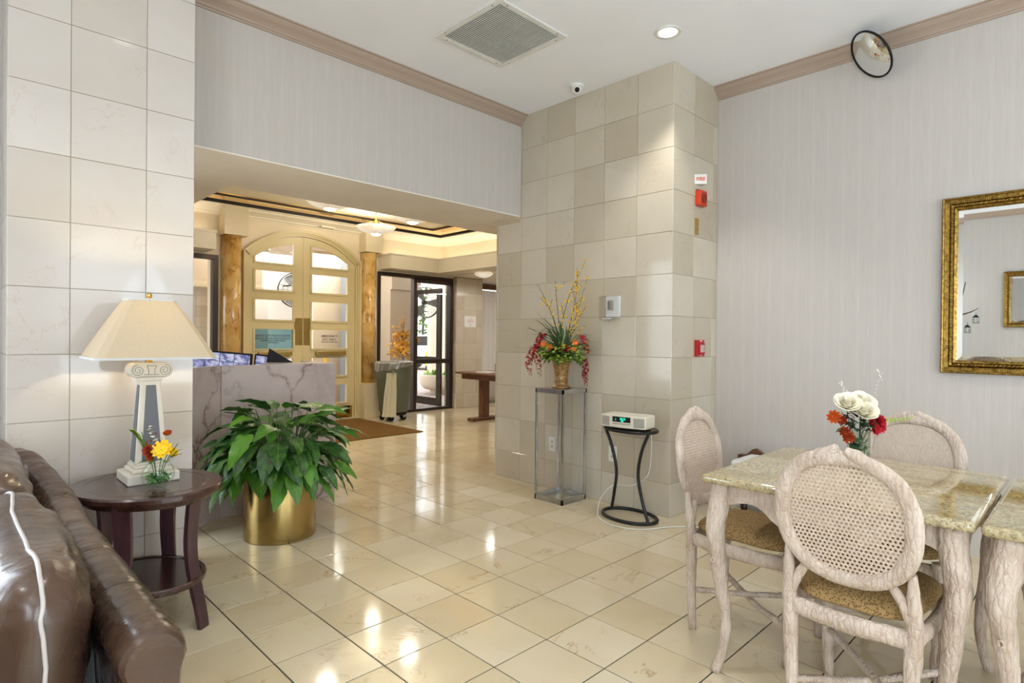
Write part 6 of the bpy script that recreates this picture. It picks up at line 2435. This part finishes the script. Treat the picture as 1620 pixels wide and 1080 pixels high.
def liner(u, v):
    a = 2 * pi * u
    zz = 0.905 - 0.05 * v - (0.10 * (0.5 + 0.5 * sin(a + 3.4)) * v) - (0.02 * mnoise.noise(Vector((cos(a) * 3, sin(a) * 3, v * 4))))
    if v < 0.12:
        r_ = 0.262 + 0.03 * v / 0.12
        zz = 0.88 + 0.022 * sin(v / 0.12 * pi / 2)
    else:
        r_ = 0.292 + 0.006 * sin(a * 22 + v * 3) - 0.010 * v
    return (r_ * cos(a), r_ * sin(a), zz)
MB().grid(liner, 90, 12, cu=True).build('bin_liner', 'liner', tc)
def hang(u, v):
    w_ = 0.075 + 0.035 * v
    x = (u - 0.5) * 2 * w_
    fold = 0.012 * sin(u * 17) + 0.01 * sin(v * 9 + u * 4)
    p = vp(x + 0.03 - 0.03 * v, -0.305 - 0.02 * v + fold, 0.74 - 0.66 * v)
    return p
MB().grid(hang, 16, 18).build('hanging_bag', 'bag', tc)
MB().cbox(vp(0.03, -0.292, 0.765), (0.11, 0.04, 0.035), M=None).build('handle', 'green_can', tc)

# yellow silk tree
yt = thing('silk_tree', 'bright yellow leaved silk tree standing behind the glass by the trash can', 'tree', (-8.92, 6.02, -0.05))
MB().lathe([(0.0, 0.0), (0.12, 0.0), (0.16, 0.28), (0.15, 0.28), (0.12, 0.24), (0.0, 0.24)], 24).build('pot', 'concrete', yt)
tr = MB()
tr.tube([(0, 0, 0.2), (0.01, 0.0, 0.9), (0, 0.01, 1.25)], [0.013, 0.010, 0.007], 8)
lv = MB()
rs3 = random.Random(9)
for k in range(34):
    z0 = rs3.uniform(0.95, 1.30)
    a = k * 2.4
    t = (z0 - 0.95) / 0.35
    L_ = rs3.uniform(0.18, 0.36) * (1.0 - 0.25 * t)
    up = 0.35 + 0.9 * t
    d = Vector((cos(a), sin(a), up)).normalized() * L_
    P_ = [Vector((0, 0, z0)), Vector((0, 0, z0)) + d * 0.5, Vector((0, 0, z0)) + d + Vector((0, 0, 0.03))]
    tr.tube(P_, [0.004, 0.003, 0.0015], 5)
    for q in range(15):
        f = rs3.uniform(0.35, 1.08)
        p = P_[0] + d * f + Vector((rs3.uniform(-0.05, 0.05), rs3.uniform(-0.05, 0.05), rs3.uniform(-0.05, 0.05)))
        M_ = dirM(p, rs3.uniform(0, 6.3), rs3.uniform(-0.8, 0.8), rs3.uniform(-1, 1))
        for w_ in (-0.7, 0, 0.7):
            add_leaf(lv, M_ @ Matrix.Rotation(w_, 4, 'Z'), 0.042, 0.012, 0.4, 0.2, 3)
for q in range(24):
    p = Vector((rs3.uniform(-0.05, 0.05), rs3.uniform(-0.05, 0.05), rs3.uniform(1.3, 1.70)))
    tr.tube([(0, 0, 1.2), tuple(p)], 0.002, 4)
    for w_ in range(4):
        add_leaf(lv, dirM(p, rs3.uniform(0, 6.3), rs3.uniform(-0.5, 0.9)), 0.045, 0.013, 0.4, 0.2, 3)
tr.build('trunk', 'twig', yt)
MT['gold_leaf'] = foliage('gold_leaf', S(226, 162, 8), S(244, 190, 14), 0.6)
stuff(lv.build('foliage', 'gold_leaf', yt, recalc=False))

# pedestal table with brochures and pen cup
pt = thing('pedestal_table', 'dark walnut pedestal table beyond the tiled column', 'table', (-6.35, 6.08, 0))
MB().box(-0.70, -0.36, 0.725, 0.95, 0.36, 0.752).build('tabletop', 'walnut', pt, bevel=0.006)
MB().box(-0.62, -0.29, 0.645, 0.87, 0.29, 0.725).build('apron', 'walnut', pt, bevel=0.004)
for x in (-0.42, 0.66):
    MB().box(x - 0.05, -0.07, 0.05, x + 0.05, 0.07, 0.645).build('pedestal', 'walnut', pt, bevel=0.006)
    MB().box(x - 0.07, -0.28, 0.0, x + 0.07, 0.28, 0.05).build('foot', 'walnut', pt, bevel=0.008)
bx_ = thing('pen_cup', 'grey box with a black pen standing in it on the pedestal table', 'pen holder', (-6.46, 6.12, 0.752))
MB().box(-0.06, -0.05, 0.0, 0.06, 0.05, 0.14).build('box', 'concrete_dark', bx_, bevel=0.003)
MB().tube([(0.01, 0.0, 0.05), (0.045, 0.0, 0.24)], 0.008, 8).build('pen', 'black', bx_)
tag(MB().box(-6.72, 5.86, 0.752, -6.38, 6.04, 0.768).build('brochure', 'white_plastic', bevel=0.002), 'flat white brochure lying on the pedestal table', 'brochure')

# notice on the tiled lobby wall
nt = thing('wall_notice', 'square white notice with red lines of print on the tiled wall', 'sign', (-8.180, 6.985, 1.575))
MB().box(0.0, -0.135, -0.10, 0.004, 0.135, 0.10).build('sheet', 'white_plastic', nt)
MT['faded_red'] = plain('faded_red', S(206, 120, 104), 0.7)
mb = MB()
for (w_, z_, h_) in ((0.05, 0.07, 0.005), (0.055, 0.035, 0.009), (0.08, 0.008, 0.009), (0.07, -0.015, 0.006), (0.02, -0.06, 0.012)):
    mb.box(0.004, -w_, z_ - h_ / 2, 0.0048, w_, z_ + h_ / 2)
stuff(mb.build('print_lines', 'faded_red', nt))

# low carved bench behind the table
bn = thing('carved_bench', 'low dark carved wood bench with a white cushion against the dining wall', 'bench', (-1.50, 4.15, 0))
MB().box(-0.42, -0.20, 0.30, 0.42, 0.21, 0.345).build('seat_frame', 'walnut', bn, bevel=0.008)
mb = MB()
N = 48
for k in range(N):
    ta_, tb2 = -1 + 2 * k / N, -1 + 2 * (k + 1) / N
    zf = lambda t: 0.395 + 0.07 * math.exp(-(t + 0.68) ** 2 / 0.05) + 0.06 * math.exp(-(t - 0.3) ** 2 / 0.08) + 0.010 * sin(t * 24)
    mb.add([(ta_ * 0.44, 0.19, 0.33), (tb2 * 0.44, 0.19, 0.33), (tb2 * 0.44, 0.19, zf(tb2)), (ta_ * 0.44, 0.19, zf(ta_)), (ta_ * 0.44, 0.225, 0.33), (tb2 * 0.44, 0.225, 0.33), (tb2 * 0.44, 0.225, zf(tb2)), (ta_ * 0.44, 0.225, zf(ta_))],
           [(0, 1, 2, 3), (4, 7, 6, 5), (3, 2, 6, 7)])
mb.build('carved_rail', 'walnut', bn)
for sx in (-1, 1):
    for sy in (-1, 1):
        MB().lathe([(0.0, 0.0), (0.018, 0.0), (0.024, 0.015), (0.026, 0.05), (0.014, 0.09), (0.016, 0.12), (0.026, 0.30)], 20, c=(sx * 0.38, sy * 0.17, 0)).build('leg', 'mahogany', bn)
MB().box(-0.34, -0.17, 0.345, 0.40, 0.17, 0.44).build('cushion', 'white_plastic', bn, bevel=0.03, seg=4)

# ------------------------------------------------------------------ things behind the camera that the gilt mirror shows
bt = copy_tree(t1)
bt.location = (-0.10, -1.95, 0)
bt['label'] = 'granite topped dining table across the room, seen only in the gilt mirror'
bt['group'] = 'granite dining tables across the room'
for k, (loc, rz, lab) in enumerate((((-0.78, -1.90, 0), R(-70), 'cane-back chair across the room seen in the mirror, left of its table'), ((-0.05, -1.45, 0), R(180), 'cane-back chair across the room seen in the mirror, before its table'))):
    o = copy_tree(ch0)
    o.location = loc
    o.rotation_euler = (0, 0, rz)
    o['label'] = lab
    o['group'] = 'dining chairs across the room'
tb_ = thing('branch_arrangement', 'tall bare branches with hanging lantern ornaments, seen reflected in the gilt mirror', 'plant', (-1.62, -2.35, 0))
MB().lathe([(0.0, 0.0), (0.10, 0.0), (0.12, 0.2), (0.09, 0.5), (0.06, 0.62), (0.075, 0.68), (0.06, 0.66), (0.0, 0.6)], 28).build('vase', 'vase', tb_)
mb = MB()
for pts, r_ in (([(0, 0, 0.6), (0.02, 0, 1.2), (0.06, 0, 1.7), (0.14, 0, 2.2)], 0.016), ([(0, 0, 0.6), (-0.06, 0, 1.2), (-0.03, 0, 1.7), (0.02, 0, 2.05)], 0.014), ([(0.07, 0, 1.70), (0.2, 0, 1.74), (0.30, 0, 1.80)], 0.011)):
    mb.tube(crv(pts, 16), lerp_r([r_, r_ * 0.4], 16), 8, wob=0.4)
mb.build('branches', 'twig', tb_)
mb = MB()
for k in range(60):
    z = random.uniform(1.1, 1.9)
    add_leaf(mb, dirM((random.uniform(-0.08, 0.06), random.uniform(-0.05, 0.05), z), random.uniform(0, 6.28), random.uniform(-0.5, 0.8)), 0.07, 0.022, 0.5)
stuff(mb.build('foliage', 'leaf_small', tb_, recalc=False))
for k, (x, z) in enumerate(((0.17, 1.46), (0.27, 1.61))):
    ln = thing('hanging_lantern', ['lower little glass lantern hanging on the branches', 'upper little glass lantern hanging on the branches'][k], 'lantern', (-1.62 + x, -2.35, z), 0, 'little lanterns on the branches')
    MB().lathe([(0.0, 0.09), (0.012, 0.088), (0.04, 0.055), (0.042, 0.05)], 12).build('cap', 'black', ln)
    mb = MB()
    for q in range(6):
        a_ = q * pi / 3
        mb.tube([(0.038 * cos(a_), 0.038 * sin(a_), 0.05), (0.038 * cos(a_), 0.038 * sin(a_), -0.03)], 0.002, 4)
    mb.tube([(0, 0, 0.09), (0, 0, 0.13)], 0.002, 4)
    mb.build('cage', 'black', ln)
    MB().lathe([(0.036, -0.03), (0.036, 0.05)], 12).build('glass_cylinder', 'glass_clear', ln)
    MB().lathe([(0.0, -0.034), (0.042, -0.034), (0.042, -0.028), (0.0, -0.028)], 12).build('base', 'black', ln)

# ------------------------------------------------------------------ outside


def wall_fan(loc, d, r_, label):
    f = thing('wall_fan', label, 'fan', loc, 0, 'industrial fans mounted outside')
    Mq = Vector(d).to_track_quat('Z', 'Y').to_matrix().to_4x4()
    def tr_(mb):
        mb.v = [tuple(Mq @ Vector(p)) for p in mb.v]
        return mb
    tr_(MB().lathe([(r_ * 0.96, -0.06), (r_, -0.05), (r_, 0.05), (r_ * 0.96, 0.06)], 40)).build('shroud', 'black', f)
    g_ = MB()
    for k in range(20):
        a = pi * k / 10
        g_.tube([(0.04 * cos(a), 0.04 * sin(a), 0.075), (r_ * 0.97 * cos(a), r_ * 0.97 * sin(a), 0.055)], 0.003, 4)
    for q in (0.25, 0.5, 0.75):
        g_.tube([(q * r_ * cos(2 * pi * k / 28), q * r_ * sin(2 * pi * k / 28), 0.07) for k in range(28)], 0.0025, 4, closed=True)
    tr_(g_).build('guard', 'black', f)
    for k in range(3):
        a = 2 * pi * k / 3
        b_ = MB()
        b_.grid(lambda u, v: ((0.04 + (r_ - 0.07) * u) * cos(a + (v - 0.5) * 0.9 * (1 - 0.3 * u)), (0.04 + (r_ - 0.07) * u) * sin(a + (v - 0.5) * 0.9 * (1 - 0.3 * u)), 0.03 * (v - 0.5)), 8, 6)
        tr_(b_).build('blade', 'concrete_dark', f)
    tr_(MB().lathe([(0.0, 0.05), (0.05, 0.045), (0.06, -0.12), (0.0, -0.13)], 20)).build('motor', 'black', f)
    return f


f1 = wall_fan((-10.9, 7.94, 2.07), (0.85, -0.35, -0.1), 0.36, 'round black industrial fan on the column outside the glass entrance')
mb = MB().tube([(0.0, 0.02, 0.20), (-0.45, 0.42, 0.22)], 0.014, 6).tube([(0.0, 0.02, -0.20), (-0.45, 0.42, -0.18)], 0.014, 6)
mb.build('bracket', 'black', f1)
f2 = wall_fan((-10.9, 4.92, 2.16), (1.0, -0.3, 0.0), 0.34, 'round black industrial fan outside, seen through the left door leaf')
MB().tube([(-0.05, 0, 0.1), (-0.65, 0, 0.12)], 0.014, 6).build('bracket', 'black', f2)
tag(MB().tube(crv([(-11.45, 4.35, 2.45), (-11.44, 4.40, 2.32), (-11.45, 4.36, 2.2), (-11.44, 4.28, 2.08)], 14), 0.008, 6).build('wall_cable', 'black'), 'dangling black cable on the pale wall outside the left door leaf', 'cable')
pr = thing('concrete_planter', 'round concrete bowl planter with small plants outside the entrance', 'planter', (-11.05, 8.50, -0.05))
MB().lathe([(0.0, 0.0), (0.22, 0.0), (0.22, 0.08), (0.36, 0.12), (0.46, 0.22), (0.50, 0.42), (0.50, 0.46), (0.45, 0.46), (0.43, 0.40), (0.0, 0.38)], 40).build('bowl', 'stucco', pr)
mb = MB()
for k in range(70):
    a, r_ = random.uniform(0, 6.28), random.uniform(0, 0.4)
    add_leaf(mb, dirM((r_ * cos(a), r_ * sin(a), 0.40), random.uniform(0, 6.28), random.uniform(0.3, 1.3)), random.uniform(0.12, 0.3), 0.03, 0.6)
stuff(mb.build('foliage', 'leaf_small', pr, recalc=False))
bl = thing('striped_bollard', 'yellow and black striped bollard by the drive', 'bollard', (-14.6, 10.75, -0.05))
for k in range(6):
    MB().lathe([(0.06, 0.15 * k), (0.06, 0.15 * k + 0.15)], 16, cap=True).build('band', 'yellow_paint' if k % 2 else 'black', bl) if 'yellow_paint' in MT else MB().lathe([(0.06, 0.15 * k), (0.06, 0.15 * k + 0.15)], 16, cap=True).build('band', 'yellow' if k % 2 else 'black', bl)
tag(MB().tube([(-9.45, 4.75, 1.05), (-9.62, 5.1, -0.03)], 0.025, 8).build('striped_bar', 'yellow'), 'yellow warning bar outside the right door leaf', 'bar')
# parked car
cr_ = thing('parked_car', 'white parked car beyond the planter, a sliver through the entrance glass', 'car', (-19.5, 14.6, -0.05), R(20))
mb = MB()
body = [(-2.1, 0.25), (-2.1, 0.75), (-1.95, 0.9), (-1.3, 1.0), (-0.7, 1.42), (0.7, 1.45), (1.3, 1.0), (2.0, 0.85), (2.1, 0.6), (2.1, 0.25)]
mb.prism(body, lambda p, q, a: (p, a, q), -0.85, 0.85)
mb.build('body', 'white_plastic', cr_, bevel=0.08, seg=3)
for s in (-1, 1):
    mb = MB().prism([(-1.15, 1.0), (-0.65, 1.36), (0.62, 1.38), (1.1, 1.0)], lambda p, q, a: (p, a, q), s * 0.853, s * 0.858)
    mb.build('side_window', 'black', cr_)
    for x in (-1.35, 1.35):
        MB().tube([(x, s * 0.70, 0.33), (x, s * 0.88, 0.33)], 0.33, 24).build('wheel', 'black', cr_)
# hedge beyond the street
hg = thing('hedge', 'sunlit green hedge and shrubs beyond the street', 'hedge', (-26, 19, -0.05))
mb = MB()
for k in range(2600):
    p = Vector((random.uniform(-1.2, 1.2), random.uniform(-5.5, 5.5), random.uniform(1.0, 4.6)))
    add_leaf(mb, dirM(p, random.uniform(0, 6.3), random.uniform(-1, 1)), 0.32, 0.11, 0.4, 0.2, 2)
stuff(mb.build('foliage', 'hedge', hg, recalc=False))
mb = MB()
for k in range(7):
    mb.tube([(0, -5 + 1.6 * k, 0), (0.1, -5 + 1.6 * k, 3.5)], 0.07, 6)
stuff(mb.build('stems', 'twig', hg))
tag(MB().box(-24.5, 12, -0.05, -24.2, 26, 0.95).build('street_wall', 'stucco'), 'low pale wall along the street beyond the parked car', 'wall', kind='structure')
